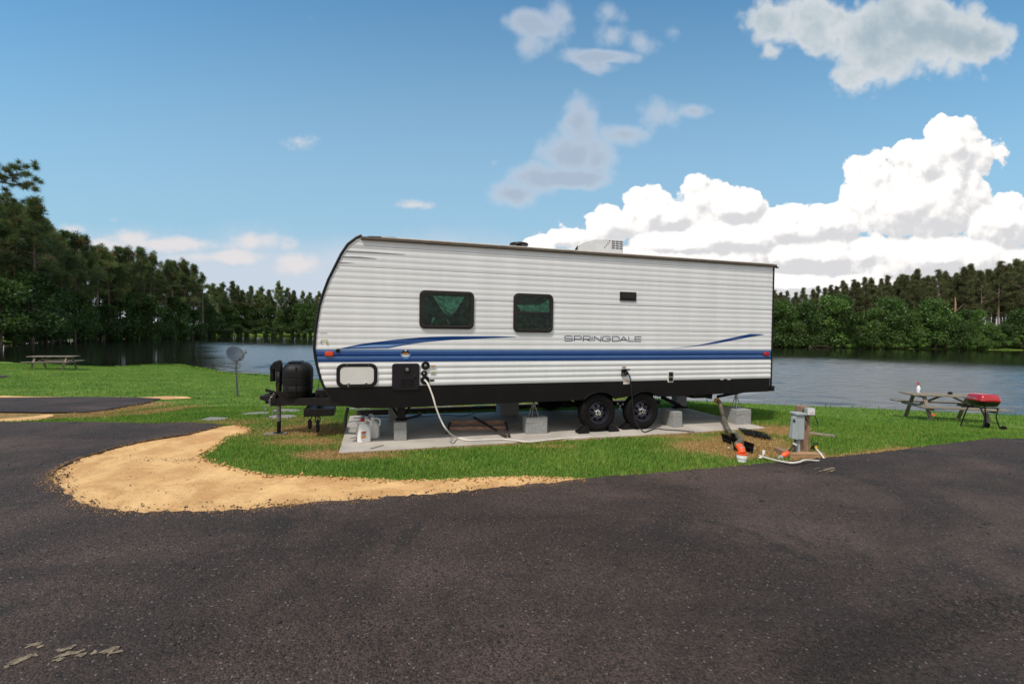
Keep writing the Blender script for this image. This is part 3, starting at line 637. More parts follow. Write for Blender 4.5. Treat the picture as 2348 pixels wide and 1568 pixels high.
# ------------------------------------------------------------------ trailer
TR = thing('travel_trailer', 'white travel trailer with blue stripes, black skirt and rounded nose parked on a slab', 'travel trailer', (TO[0], TO[1], 0), ANG)
def MT(dy=0): pass
Z0, Z1 = .918, 3.20
UR = 3.85
nose_px = [(830.8,540),(818.4,545.4),(798.7,560.3),(783.8,582.5),(769,612),(754,642),(743,671.6),(734,701),(728,736),(724,768),(722,800),(724.4,820),(730.3,845.5),(736.8,869),(747.6,895),(765,924.5)]
nose = [T(*p) for p in nose_px]      # top to bottom
NZ = np.array([p[1] for p in nose])[::-1]; NU = np.array([p[0] for p in nose])[::-1]
def unose(z): return float(np.interp(z, NZ, NU))
FT = nose[0]
outline = [(u, z) for u, z in nose]+[(-3.69, .74)]+[(UR-.02, .76), (UR-.02, 3.19)]
outline[-4] = (-4.40, .74)
def inset(poly, d): return poly
b_ = MB(); ol = [(u+.02, z) for u, z in nose[:-1]]+[(-4.38, .76), (UR-.02, .76), (UR-.02, 3.17)]
ol[0] = (ol[0][0], 3.17)
b_.prism(ol, .022, 2.42); b_.build('body', 'body_white', TR, smooth=True)
# roof membrane sheet, slightly crowned
r_ = MB(); nn = 9; vs = []; fs = []
for i in range(2):
    for k in range(nn):
        t_ = k/(nn-1); vs.append(((FT[0]+.02, UR)[i], .0+2.44*t_, 3.195+.05*math.sin(PI*t_)))
for k in range(nn-1): fs.append((k, k+1, nn+k+1, nn+k))
r_.add(vs, fs); r_.build('roof', 'roof_rubber', TR, smooth='all')
# corrugated siding
NP = 25; per = (Z1-Z0)/NP
def corr(z):      # outward displacement (towards the camera)
    k = (z-Z0)/per; ph = k-math.floor(k)
    A = .0095 if k < 4 else (.006 if k < 7 else .0040)
    s_ = .5-.5*math.cos(2*PI*ph); d = A*s_**.7
    kk = int(math.floor(k))
    if kk % 5 == 4 and ph > .93: d -= .008*(ph-.93)/.07
    return d
rows = [Z0+per*(i+f_) for i in range(NP) for f_ in (0, .06, .14, .24, .36, .5, .64, .76, .86, .93, .985)]+[Z1]
def rowmesh(intervals, off, name, m_, parent=TR, zr=None):
    # intervals(z) -> list of (u0,u1); follows the corrugation
    mb = MB(); prev = None
    for z in rows if zr is None else zr:
        iv = intervals(z)
        if prev is not None and iv and prev[1] and len(iv) == len(prev[1]):
            for (a, b), (c_, d_) in zip(prev[1], iv):
                w0 = -corr(prev[0])-off; w1 = -corr(z)-off
                mb.add([(a, w0, prev[0]), (b, w0, prev[0]), (d_, w1, z), (c_, w1, z)], [(0, 1, 2, 3)])
        prev = (z, iv)
    return mb.build(name, m_, parent)
def shared_rows(mb_rows, off, name, m_, parent):
    n = 2; vs = []; fs = []
    for z, a, b in mb_rows:
        for u in (a, b): vs.append((u, -corr(z)-off, z))
    for i in range(len(mb_rows)-1): fs.append((2*i, 2*i+1, 2*i+3, 2*i+2))
    mb = MB(); mb.add(vs, fs); return mb.build(name, m_, parent, smooth='all')
shared_rows([(z, unose(z), UR) for z in rows], 0, 'siding', 'siding', TR)
def xint(poly, z):
    xs_ = []
    for i in range(len(poly)):
        (x0, z0), (x1, z1) = poly[i], poly[(i+1) % len(poly)]
        if (z0 > z) != (z1 > z): xs_.append(x0+(x1-x0)*(z-z0)/(z1-z0))
    xs_.sort(); return xs_
def decal(poly, name, m_, off=.0012, parent=TR, label=None):
    lo = min(p[1] for p in poly); hi = max(p[1] for p in poly)
    zz = sorted(set([z for z in rows if lo < z < hi]+[lo+1e-5, hi-1e-5]+list(np.linspace(lo+1e-4, hi-1e-4, 14)))); rr = []
    for z in zz:
        xs_ = xint(poly, z)
        if len(xs_) >= 2: rr.append((z, xs_[0], xs_[-1]))
    return shared_rows(rr, off, name, m_, parent) if len(rr) > 1 else None
ST0, ST1 = 1.302, 1.492
def band(z0, z1, name, m_, off):
    zz = sorted([z for z in rows if z0 < z < z1]+[z0, z1]); return shared_rows([(z, unose(z)+.004, UR-.004) for z in zz], off, name, m_, TR)
band(ST0, 1.366, 'stripe', 'blue', .0012); band(1.366, 1.385, 'stripe', 'light_blue', .0012); band(1.385, 1.464, 'stripe', 'blue', .0012); band(1.464, ST1, 'stripe', 'light_blue', .0012)  # light blue bands paint in the shine along the siding ridges
sw = [(775,799.8),(828,788.4),(900,779.2),(974,772.5),(1061,770),(1135,770.5),(1197,772.5),(1123,775.5),(1036,779.2),(974,784.2),(925,791.6),(883,799.8)]
decal([T(*p) for p in sw], 'swoosh', 'blue')
decal([T(*p) for p in [(800,796.5),(858,790),(930,787.5),(985,783),(925,789.5),(890,795)]], 'swoosh', 'light_blue', .002)
sw2 = [(1533,799.6),(1603,790.9),(1645,781.7),(1719.9,765.2),(1759.3,766.2),(1724,772),(1645,787),(1603,793)]
decal([T(*p) for p in sw2], 'swoosh', 'blue')
for pp in ([(796,574.6),(863,578.3),(932,583.8),(922,584.8),(792,578.3)], [(786,587.5),(826,588.7),(865.5,593.2),(860,594.2),(784,590.9)], [(777.6,601),(796,601.8),(815,603.5),(776,604.3)], [(770,613.4),(776,613.4),(780,614.8),(772,615.7)]):
    decal([T(*p) for p in pp], 'pinstripe', 'silver_decal')
# long dark seams
for zpx in ((802,562.5), (700+63.6, 628.4)):
    pass
def seam(z, h): return shared_rows([(z_, unose(z_)+.01, UR-.01) for z_ in (z, z+h)], .0015, 'seam', 'silver_decal', TR)
seam(T(802.5,562.2)[1], .006); seam(T(1100, 585)[1], .003)
# lettering
def word():
    def zx(zx_, zy_): return T(1198.0+zx_*.2629, 508.3+zy_*.2629)
    L = {'S': [[(1,.82),(.9,1),(.12,1),(0,.88),(0,.62),(.12,.5),(.88,.5),(1,.38),(1,.12),(.88,0),(.1,0),(0,.18)]],
     'P': [[(0,0),(0,1),(.88,1),(1,.88),(1,.5),(.88,.38),(0,.38)]], 'R': [[(0,0),(0,1),(.88,1),(1,.88),(1,.5),(.88,.38),(0,.38)], [(.5,.38),(1,0)]],
     'I': [[(0,0),(0,1)]], 'N': [[(0,0),(0,1),(1,0),(1,1)]], 'G': [[(1,.82),(.9,1),(.14,1),(0,.85),(0,.15),(.14,0),(.86,0),(1,.15),(1,.5),(.55,.5)]],
     'D': [[(0,0),(0,1),(.8,1),(1,.8),(1,.2),(.8,0),(0,0)]], 'A': [[(0,0),(.5,1),(1,0)],[(.2,.3),(.8,.3)]], 'L': [[(0,1),(0,0),(1,0)]], 'E': [[(1,1),(0,1),(0,0),(1,0)],[(0,.5),(.95,.5)]]}
    spans = [('S',368,434),('P',452,512),('R',530,590),('I',606,607),('N',624,684),('G',698,764),('D',784,842),('A',850,914),('L',926,968),('E',980,1034)]
    mb = MB(); z_hi = zx(700, 997)[1]; z_lo = zx(700, 1046)[1]; hgt_ = z_hi-z_lo; th = hgt_*.15
    for ch, a, b in spans:
        u0 = zx(a, 1020)[0]; u1 = zx(b, 1020)[0]
        for st in L[ch]:
            pts = [Vector((u0+(u1-u0)*p[0], z_lo+th/2+(hgt_-th)*p[1])) for p in st]
            for i in range(len(pts)-1):
                p, q = pts[i], pts[i+1]; d = (q-p); ln = d.length
                if ln < 1e-5: continue
                d /= ln; n_ = Vector((-d.y, d.x))*th/2; p2 = p-d*th*.35; q2 = q+d*th*.35; m_ = max(2, int(ln/.012))
                vs = []
                for k in range(m_+1):
                    c_ = p2+(q2-p2)*k/m_
                    for sgn in (-1, 1): e = c_+n_*sgn; vs.append((e.x, -corr(e.y)-.0016-.0002*(i % 2), e.y))
                mb.add(vs, [(2*k, 2*k+1, 2*k+3, 2*k+2) for k in range(m_)])
    mb.build('lettering', 'letter', TR)
word()
# nose and rear trim, gutter
m_ = MB(); m_.tube([(u-.008, -.004, z) for u, z in nose], .020, 8); m_.build('nose_trim', 'trim_black', TR, smooth=True)
m_ = MB(); m_.beam((UR+.01, -.002, .70), (UR+.01, -.002, 3.21), .03, .03, (0, 1, 0)); m_.build('rear_trim', 'trim_black', TR, bevel=.004)
m_ = MB(); m_.beam((FT[0]-.02, -.018, 3.180), (UR+.06, -.018, 3.185), .05, .05); m_.build('gutter', 'gutter', TR, bevel=.01)
m_ = MB(); m_.beam((FT[0]+.28, -.005, 3.212), (UR, -.005, 3.216), .05, .018); m_.build('roof_rail', 'roof_rubber', TR, bevel=.004)
m_ = MB(); m_.add([(FT[0]-.08, 0, 3.175), (FT[0]+.10, 0, 3.225), (FT[0]+.50, 0, 3.235), (FT[0]+.56, 0, 3.19), (FT[0]-.08, 2.44, 3.175), (FT[0]+.10, 2.44, 3.235), (FT[0]+.50, 2.44, 3.245), (FT[0]+.56, 2.44, 3.19)], [(0, 1, 2, 3), (4, 7, 6, 5), (0, 4, 5, 1), (1, 5, 6, 2), (2, 6, 7, 3), (0, 3, 7, 4)]); m_.build('front_cap', 'trim_black', TR, bevel=.01)
m_ = MB(); m_.prism([(UR+.0, 3.17), (UR+.12, 3.145), (UR+.13, 3.155), (UR, 3.20)], -.03, .03); m_.build('gutter_spout', 'gutter', TR)
# skirt with wheel arches
WH = [(0.0, .36), (.905, .345)]
sk = [(-4.425, Z0-.0), ]
low = [(-4.37, .675), (-4.2, .62), (-3.95, .592), (-3.69, .578), (-.46, .600)]
arch1 = [(WH[0][0]+.43*math.cos(a), .33+.405*math.sin(a)) for a in np.linspace(PI*.82, PI*.18, 12)]
arch2 = [(WH[1][0]+.43*math.cos(a), .32+.405*math.sin(a)) for a in np.linspace(PI*.82, PI*.18, 12)]
arch1 = [p for p in arch1 if p[1] > .60]; arch2 = [p for p in arch2 if p[1] > .60]
nz_up = [(unose(z), z) for z in (.75, .83, Z0+.003)]
skirt_poly = [(-4.425, .69)]+low+arch1+arch2+[(WH[1][0]+.46, .612), (UR-.03, .652), (UR-.03, Z0+.003)]+nz_up[::-1]
# quads per column avoid a concave ngon
def column_mesh(poly, w0, w1, name, m_, parent):
    us = sorted(set(round(p[0], 4) for p in poly)); us = [u for u in us]; extra = list(np.linspace(us[0], us[-1], 40)); us = sorted(us+extra); mb = MB(); prev = None; vs = []; fs = []
    for u in us:
        zs = []
        for i in range(len(poly)):
            (x0, z0), (x1, z1) = poly[i], poly[(i+1) % len(poly)]
            if (x0 > u) != (x1 > u): zs.append(z0+(z1-z0)*(u-x0)/(x1-x0))
        if len(zs) < 2: continue
        lo, hi = min(zs), max(zs); k = len(vs); vs += [(u, w0, lo), (u, w0, hi), (u, w1, hi), (u, w1, lo)]
        if prev is not None:
            for j in range(4): fs.append((prev+j, k+j, k+(j+1) % 4, prev+(j+1) % 4))
        prev = k
    fs = [(0, 1, 2, 3)]+fs+[(prev, prev+3, prev+2, prev+1)]
    mb.add(vs, fs); return mb.build(name, m_, parent)
column_mesh(skirt_poly, -.008, .012, 'skirt', 'skirt', TR)
m_ = MB(); m_.box((-.3, 2.43, .76), (8.2, .02, .3)); m_.build('skirt', 'skirt', TR)
for ar in (arch1, arch2):
    m_ = MB(); vs = []
    for u, z in ar: vs += [(u, -.055, z), (u, .02, z), (u, .02, z+.016), (u, -.055, z+.012)]
    n_ = len(ar); fs = [(4*i+j, 4*i+4+j, 4*i+4+(j+1) % 4, 4*i+(j+1) % 4) for i in range(n_-1) for j in range(4)]+[(0, 1, 2, 3), (4*n_-1, 4*n_-2, 4*n_-3, 4*n_-4)]
    m_.add(vs, fs); m_.build('fender', 'black_plastic', TR, smooth=True)
# chassis below
m_ = MB()
for w_ in (.42, 2.02):
    m_.box((-.3, w_, .69), (8.0, .07, .16))
for u in np.arange(-3.9, 3.8, .95): m_.box((u, 1.22, .72), (.06, 1.6, .08))
for (u, z) in WH: m_.tube([(u, .14, z), (u, 2.30, z)], .04, 10)
m_.box((-.45, .45, .52), (.10, .08, .22)); m_.box((.45, .45, .52), (.12, .08, .22)); m_.box((1.35, .45, .52), (.10, .08, .22))
for w_ in (.45, 1.99):
    m_.beam((-.42, w_, .46), (0, w_, .40), .06, .03); m_.beam((0, w_, .40), (.42, w_, .46), .06, .03); m_.beam((.50, w_, .46), (.9, w_, .39), .06, .03); m_.beam((.9, w_, .39), (1.35, w_, .46), .06, .03)
m_.box((2.3, 1.2, .60), (1.3, 1.2, .16)); m_.box((-2.3, 1.2, .65), (1.6, 1.2, .10))
m_.build('chassis', 'chassis', TR, bevel=.004)
m_ = MB()
for (u, w_, z) in ((.42, .12, .50), (.47, .12, .46), (.52, .12, .49), (.46, .12, .42)): m_.lathe([(.012, -.02), (.018, -.02), (.018, .0), (.008, .012)], (u, w_-.04, z), 'Y', 8)
m_.build('bolt', 'galv', TR)

def wheel(u, w_out, z, sgn, parent):
    R_ = .335
    tp = [(.205, .20), (.30, .205), (R_-.008, .19), (R_, .165), (R_, .125), (R_-.007, .122), (R_-.007, .112), (R_, .109), (R_, .075), (R_-.007, .072), (R_-.007, .062), (R_, .059), (R_, .03), (R_-.018, .012), (.29, .001), (.262, -.001), (.245, .003), (.212, .012), (.196, .018), (.196, .03)]
    c_ = (u, w_out, z)
    prof = [(r, h*sgn) for r, h in tp]
    t_ = MB(); t_.lathe(prof, c_, 'Y', 56, cap=False); tire = t_.build('tyre', 'rubber', None, smooth=True)
    whl = bpy.data.objects.new('wheel', None); COL.objects.link(whl); whl.parent = parent; whl.empty_display_size = .1
    tire.parent = whl
    # steel rim with eight round holes
    r_ = MB(); rp = [(.20, .018), (.195, .006), (.188, .008), (.180, .035), (.172, .060), (.165, .062)]
    r_.lathe([(r, h*sgn) for r, h in rp], c_, 'Y', 48, cap=False)
    vs = []; fs = []; n_ = 8; seg = 6
    # disc built in polar cells leaving holes
    rad = [.166, .152, .128, .104, .088, .072, .05]
    dep = [.062, .058, .044, .034, .036, .046, .052]
    na = 64
    for r, h in zip(rad, dep):
        for k in range(na): a = 2*PI*k/na; vs.append((u+r*math.cos(a), w_out+h*sgn, z+r*math.sin(a)))
    for i in range(len(rad)-1):
        for k in range(na):
            if i in (1, 2) and (k % 8) in (2, 3, 4): continue
            fs.append((i*na+k, i*na+(k+1) % na, (i+1)*na+(k+1) % na, (i+1)*na+k))
    r_.add(vs, fs); r_.lathe([(.10, .075), (.10, .09)], (u, w_out, z), 'Y', 24) if False else None
    rim = r_.build('rim', 'rim', whl, smooth=True)
    bk = MB(); bk.lathe([(.16, .10*sgn), (.16, .12*sgn)], c_, 'Y', 32); bk.build('brake_drum', 'chassis', whl)
    h_ = MB(); h_.lathe([(.05, .055*sgn), (.036, .05*sgn), (.033, .0*sgn), (.031, -.012*sgn), (.024, -.014*sgn), (.020, -.004*sgn), (.002, -.004*sgn)], c_, 'Y', 24); h_.build('hub_cap', 'chrome', whl, smooth=True)
    for k in range(5):
        g_ = MB(); a = 2*PI*k/5+.3; g_.lathe([(.011, .05*sgn), (.011, .028*sgn), (.006, .022*sgn)], (u+.072*math.cos(a), w_out, z+.072*math.sin(a)), 'Y', 6)
        g_.build('lug_nut', 'chrome', whl)
wheel(WH[0][0], -.015, WH[0][1], 1, TR); wheel(WH[1][0], -.015, WH[1][1]+.012, 1, TR)
wheel(WH[0][0], 2.44, .36, -1, TR); wheel(WH[1][0], 2.44, .357, -1, TR)

# windows
def window(x0, x1, y0, y1, bar=None):
    xm, ym = (x0+x1)/2, (y0+y1)/2; u0 = T(x0, ym)[0]; u1 = T(x1, ym)[0]; z1 = T(xm, y0)[1]; z0 = T(xm, y1)[1]; r = .085
    f = MB(); f.ring(rrect(u0, u1, z0, z1, r), rrect(u0+.018, u1-.018, z0+.018, z1-.018, r-.015), -.030, 0); f.ring(rrect(u0+.018, u1-.018, z0+.018, z1-.018, r-.015), rrect(u0+.05, u1-.05, z0+.05, z1-.05, r-.04), -.042, 0)
    fr = f.build('window', 'frame_grey', TR, bevel=.004, smooth=True)
    b = MB(); b.prism(rrect(u0+.045, u1-.045, z0+.045, z1-.045, r-.04), -.0155, -.0125); b.build('dark_backing', 'curtain_dark', fr)  # dark sheet close behind the pane
    g = MB(); g.prism(rrect(u0+.048, u1-.048, z0+.048, z1-.048, r-.04), -.036, -.0345); g.build('pane', 'glass', fr)
    if bar:
        zb = T(xm, bar)[1]; m_ = MB(); m_.box(((u0+u1)/2, -.034, zb), (u1-u0-.09, .016, .022)); m_.build('rail', 'frame_grey', fr, bevel=.003)
    return fr, (u0, u1, z0, z1)
def drape(fr, poly, fold, m_='curtain', w_=-.024):
    # cloth with real folds: sheet with sinusoidal depth
    uz = [T(*p) for p in poly]; xs_ = [p[0] for p in uz]; zs = [p[1] for p in uz]; lo, hi = min(zs), max(zs); vs = []; fs = []; nr = 16; nc = 14; rr = []
    for z in np.linspace(lo+1e-4, hi-1e-4, nr):
        q = xint(uz, z)
        if len(q) >= 2: rr.append((z, q[0], q[-1]))
    for z, a, b in rr:
        for k in range(nc):
            u = a+(b-a)*k/(nc-1); vs.append((u, w_+.009*math.sin(fold[0]*u+fold[1]*z)+.002*math.sin(31*z+9*u), z))
    for i in range(len(rr)-1):
        for k in range(nc-1): a = i*nc+k; fs.append((a, a+1, a+nc+1, a+nc))
    m = MB(); m.add(vs, fs); return m.build('curtain', m_, fr, smooth='all')
w1, _ = window(961.5, 1086.2, 667.4, 753.6)
def z4(x_, y_): return (689.8+x_*.2474, 508.3+y_*.2474)
drape(w1, [z4(*p) for p in [(1225,690),(1270,770),(1330,850),(1390,868),(1430,840),(1470,770),(1515,700),(1460,715),(1380,738),(1290,722)]], (30, 46))
drape(w1, [z4(*p) for p in [(1150,690),(1215,690),(1250,780),(1260,860),(1150,870)]], (60, 14), 'curtain_dark')
drape(w1, [z4(*p) for p in [(1150,878),(1560,878),(1560,950),(1150,950)]], (40, 40), 'curtain_dark')
drape(w1, [z4(*p) for p in [(1530,700),(1560,690),(1560,870),(1450,870)]], (55, 20), 'curtain_dark')
drape(w1, [z4(*p) for p in [(1325,948),(1340,912),(1358,905),(1372,948)]], (50, 20))
drape(w1, [z4(*p) for p in [(1180,940),(1195,895),(1240,890),(1215,945)]], (50, 20))
w2, _ = window(1176.7, 1267, 673.6, 761.9, 718.6)
drape(w2, [z4(*p) for p in [(1998,770),(2040,838),(2180,842),(2240,800),(2290,728),(2300,735),(2296,842),(2180,770),(2190,772)]][:5]+[z4(2190, 778)], (35, 40))
drape(w2, [z4(*p) for p in [(2180,842),(2235,790),(2295,722),(2300,842)]], (60, 35))
drape(w2, [z4(*p) for p in [(2005,885),(2295,885),(2295,970),(2005,970)]], (48, 22), 'curtain_dark')
drape(w2, [z4(*p) for p in [(2000,690),(2060,690),(2080,750),(2000,765)]], (40, 22), 'curtain_dark')
# range hood vent
def urect(x0, x1, y0, y1): xm, ym = (x0+x1)/2, (y0+y1)/2; return T(x0, ym)[0], T(x1, ym)[0], T(xm, y1)[1], T(xm, y0)[1]
u0, u1, z0, z1 = urect(1421, 1457.8, 669.7, 689.9)
m_ = MB(); m_.ring([(u0, z0), (u1, z0), (u1, z1), (u0, z1)], [(u0+.02, z0+.02), (u1-.02, z0+.02), (u1-.02, z1-.015), (u0+.02, z1-.015)], -.022, 0); m_.box(((u0+u1)/2, -.006, (z0+z1)/2), (u1-u0-.03, .008, z1-z0-.03)); v_ = m_.build('exhaust_vent', 'frame_grey', TR, bevel=.002)
m_ = MB(); m_.box(((u0+u1)/2+.005, -.018, (z0+z1)/2+.012), (u1-u0-.055, .010, z1-z0-.06)); m_.build('flap', 'frame_grey', v_, bevel=.003)
# marker lights
for nm, cx_, cy_, w2_, h2_, ml in (('marker_light', 755, 811.1, 9.6, 4.8, 'orange_lens'), ('marker_light', 1756.3, 811.3, 6.4, 4.0, 'red_lens')):
    u0, u1, z0, z1 = urect(cx_-w2_, cx_+w2_, cy_-h2_, cy_+h2_); m_ = MB(); m_.prism(rrect(u0, u1, z0, z1, (z1-z0)*.48, 5), -.032, -.004); o = m_.build(nm, ml, TR, bevel=.008, smooth=True)
    o['label'] = 'orange front marker light' if ml == 'orange_lens' else 'red rear marker light'
    m_ = MB(); m_.prism(rrect(u0-.008, u1+.008, z0-.008, z1+.008, (z1-z0)*.5, 5), -.016, -.002); m_.build('lamp_base', 'red_lens', o, smooth=True)
u_, z_ = T(774.7, 803.5); m_ = MB(); m_.lathe([(.03, 0), (.03, -.02), (.02, -.032), (.004, -.034)], (u_, 0, z_), 'Y', 16); m_.build('cable_cap', 'black_plastic', TR, smooth=True)
# round sticker
u_, z_ = T(929.8, 812.6)
def disc(u, z, r, w_, n=28, z_lo=-9, z_hi=9):
    return [(u+r*math.cos(2*PI*k/n), max(z_lo, min(z_hi, z+r*math.sin(2*PI*k/n)))) for k in range(n)]
stk = MB(); stk.prism(disc(u_, z_, .078, 0), -.0135, -.012); so_ = stk.build('round_sticker', 'sticker_blue', TR)
s2 = MB(); s2.prism(disc(u_, z_, .071, 0, z_lo=z_+.012), -.0145, -.0130); s2.build('sticker_band', 'trim_black', so_)
s2 = MB()
for dz, hw in ((.022, .045), (.004, .060)):
    for k in range(6):
        s2.box((u_-hw+hw*2*(k+.5)/6, -.0155, z_+dz), (hw*2/6*.78, .001, .013))
s2.build('sticker_band', 'sticker_orange', so_)
s2 = MB(); s2.box((u_, -.0145, z_-.018), (.11, .0015, .022)); s2.box((u_, -.0145, z_-.036), (.07, .0015, .008)); s2.box((u_, -.0155, z_+.062), (.03, .0015, .02)); s2.build('sticker_band', 'sticker_white', so_)
# front stickers
def sticker(cx_, cy_, w2_, h2_, m_='sticker_white', mark=None):
    u0, u1, z0, z1 = urect(cx_-w2_, cx_+w2_, cy_-h2_, cy_+h2_); q = MB(); q.box(((u0+u1)/2, -.0125, (z0+z1)/2), (u1-u0, .001, z1-z0)); o = q.build('warning_sticker', m_, TR)
    if mark:
        q = MB(); q.box(((u0+u1)/2, -.0140, z1-(z1-z0)*.2), ((u1-u0)*.9, .001, (z1-z0)*.22)); q.build('sticker_band', mark, o)
        q = MB(); 
        for k in (.45, .62, .8): q.box(((u0+u1)/2, -.0140, z1-(z1-z0)*k), ((u1-u0)*.75, .001, (z1-z0)*.05))
        q.build('sticker_text', 'frame_grey', o)
def c3(x_, y_): return (711.6+x_*.16673, 639+y_*.16673)
for x_, y_, a, b, mk in ((1688,1215,6.2,5,'sticker_orange'), (1688,1298,6.2,4.2,'sticker_yellow')): sticker(*c3(x_, y_), a, b, 'sticker_white', mk)
sticker(*c3(1674, 1397), 5, 2.0, 'frame_grey'); sticker(*c3(195, 846), 7.5, 1.0, 'sticker_yellow'); sticker(*c3(180, 748), 9, .5, 'frame_grey'); sticker(*c3(232, 885), 2.2, 2.6, 'sticker_yellow'); sticker(*c3(150, 872), 1.0, 3.2, 'silver_decal')
sticker(1430, 843.5, 5, 4, 'sticker_white', 'sticker_orange')
u0, u1, z0, z1 = urect(1428.5, 1442.8, 872, 880.6); q = MB(); q.box(((u0+u1)/2, -.0095, (z0+z1)/2), (u1-u0, .002, z1-z0)); o = q.build('warning_sticker', 'sticker_white', TR); q = MB(); q.box(((u0+u1)/2, -.0112, z1-.014), ((u1-u0)*.9, .001, .018)); q.build('sticker_band', 'sticker_orange', o)
for xx in (1654.5, 1670.5):
    u_, z_ = T(xx, 869.5); q = MB(); q.box((u_, -.012, z_), (.075, .003, .018)); q.build('clearance_tab', 'sticker_white', TR)
# storage hatch
u0, u1, z0, z1 = urect(771.4, 865.2, 833.1, 887.7)
m_ = MB(); m_.ring(rrect(u0, u1, z0, z1, .10), rrect(u0+.052, u1-.052, z0+.05, z1-.05, .065), -.028, 0); ht = m_.build('storage_hatch', 'trim_black', TR, bevel=.008, smooth=True)
m_ = MB(); m_.prism(rrect(u0+.05, u1-.05, z0+.048, z1-.048, .065), -.020, -.004); m_.build('door', 'door_white', ht, bevel=.002)
for t_ in (.29, .72): m_ = MB(); m_.lathe([(.016, -.018), (.016, -.032), (.010, -.036)], (u0+(u1-u0)*t_, 0, z0+.068), 'Y', 14); m_.build('latch', 'chrome', ht, smooth=True)
m_ = MB(); m_.box((u0+(u1-u0)*.29, -.034, z0+.026), (.022, .012, .04)); m_.build('hasp', 'chrome', ht, bevel=.003)
for t_ in (.25, .78): m_ = MB(); m_.lathe([(.007, -.026), (.007, -.031)], (u0+(u1-u0)*t_, 0, z1-.026), 'Y', 8); m_.build('screw', 'chrome', ht)
# water heater door
u0, u1, z0, z1 = urect(898.7, 961.5, 833, 893.8)
m_ = MB(); m_.prism(rrect(u0, u1, z0, z1, .045), -.030, -.004); wh = m_.build('water_heater_door', 'heater', TR, bevel=.006, smooth=True)
m_ = MB(); cu_, cz_ = u0+(u1-u0)*.54, z0+(z1-z0)*.77; m_.lathe([(.055, -.028), (.055, -.04), (.038, -.042), (.036, -.034), (.002, -.034)], (cu_, 0, cz_), 'Y', 24); m_.build('exhaust_port', 'trim_black', wh, smooth=True)
m_ = MB(); m_.lathe([(.026, -.033), (.026, -.044), (.018, -.047), (.002, -.044)], (cu_, 0, cz_), 'Y', 18); m_.build('port_cap', 'galv', wh, smooth=True)
m_ = MB(); m_.lathe([(.02, -.028), (.02, -.036), (.012, -.044), (.002, -.044)], (u0+(u1-u0)*.83, 0, z0+(z1-z0)*.50), 'Y', 14); m_.build('knob', 'trim_black', wh, smooth=True)
m_ = MB()
for i in range(4):
    for j in range(2): m_.box((u0+(u1-u0)*(.42+.26*j), -.033, z0+.065+.033*i), (.095, .010, .014), Matrix.Rotation(.5, 3, 'X'))
m_.build('louvre', 'trim_black', wh, bevel=.002)
# three inlets
for (cx_, cy_, rp) in ((975.6, 837.9, 9.2), (972.3, 855.9, 6.6), (974.3, 871.5, 9.8)):
    u_, z_ = T(cx_, cy_); r = rp/FPX*7.45; m_ = MB(); m_.lathe([(r, 0), (r, -.022), (r*.86, -.030), (r*.72, -.028), (r*.66, -.014), (.002, -.014)], (u_, 0, z_), 'Y', 26); iv = m_.build('water_inlet', 'black_plastic', TR, smooth=True)
    m_ = MB(); m_.lathe([(r*.36, -.013), (r*.36, -.026), (r*.25, -.03), (.002, -.03)], (u_, 0, z_), 'Y', 16); m_.build('inlet_core', 'galv', iv, smooth=True)
# power inlet and hatch for the outlet box
u_, z_ = T(1430.6, 853.9); m_ = MB(); m_.box((u_-.01, -.022, z_), (.105, .036, .12)); pi_ = m_.build('power_inlet', 'black_plastic', TR, bevel=.01)
m_ = MB(); m_.box((u_+.02, -.062, z_+.055), (.12, .06, .012), Matrix.Rotation(-.35, 3, 'X')); m_.build('inlet_lid', 'black_plastic', pi_, bevel=.003)
m_ = MB(); m_.lathe([(.036, -.03), (.036, -.09), (.024, -.11)], (u_+.01, 0, z_-.005), 'Y', 14); m_.build('cord_plug', 'black_gloss', pi_, smooth=True)
m_ = MB(); m_.lathe([(.030, -.038), (.030, -.044)], (u_-.03, 0, z_-.02), 'Y', 14); m_.build('inlet_ring', 'galv', pi_)
u0, u1, z0, z1 = urect(1530.3, 1542.6, 850.5, 876.5); m_ = MB(); m_.prism(rrect(u0, u1, z0, z1, .015), -.022, 0); ob = m_.build('outlet_box', 'sticker_white', TR, bevel=.004)
for t_ in (.28, .72):
    m_ = MB(); m_.box(((u0+u1)/2, -.026, z0+(z1-z0)*t_), ((u1-u0)*.75, .012, (z1-z0)*.36)); m_.build('outlet_cover', 'frame_grey', ob, bevel=.006)
    m_ = MB(); m_.lathe([(.022, -.03), (.022, -.038), (.01, -.04)], ((u0+u1)/2+.004, 0, z0+(z1-z0)*t_), 'Y', 12); m_.build('outlet_cap', 'trim_black', ob, smooth=True)
# roof air conditioner
wA = .95
def za(x_, y_, w_=wA): return T(1198+x_*.2629, 508.3+y_*.2629, w_)
uA = [za(400,240), za(480,200), za(560,165), za(640,150), za(740,148), za(882,158), za(876,275)]
bz = 3.22
prof = [(uA[0][0], bz), (uA[1][0], uA[1][1]), (uA[2][0], uA[2][1]), (uA[3][0], uA[3][1]), (uA[4][0], uA[4][1]), (uA[5][0], uA[5][1]), (uA[5][0], bz)]
m_ = MB(); m_.prism(prof, wA, wA+.72); ac = m_.build('air_conditioner', 'body_white', TR, bevel=.02, smooth=True)
ua, ub = uA[4][0]-.02, uA[5][0]-.02; zt = uA[4][1]; m_ = MB()
for r in range(4):
    for k in range(4):
        za_ = zt-.045-.045*r; us_ = ua+.02*0+(ub-ua)*(.10+.235*k)-(0 if k else .03*r*0); lw = (ub-ua)*.18*(1 if k else .6)
        uu = us_+(ub-ua)*.09-.035*r*(1 if k == 0 else 0)
        if k == 0: lw *= .5
        m_.box((uu, wA-.003, za_), (lw, .008, .016))
m_.build('louvre', 'trim_black', ac)
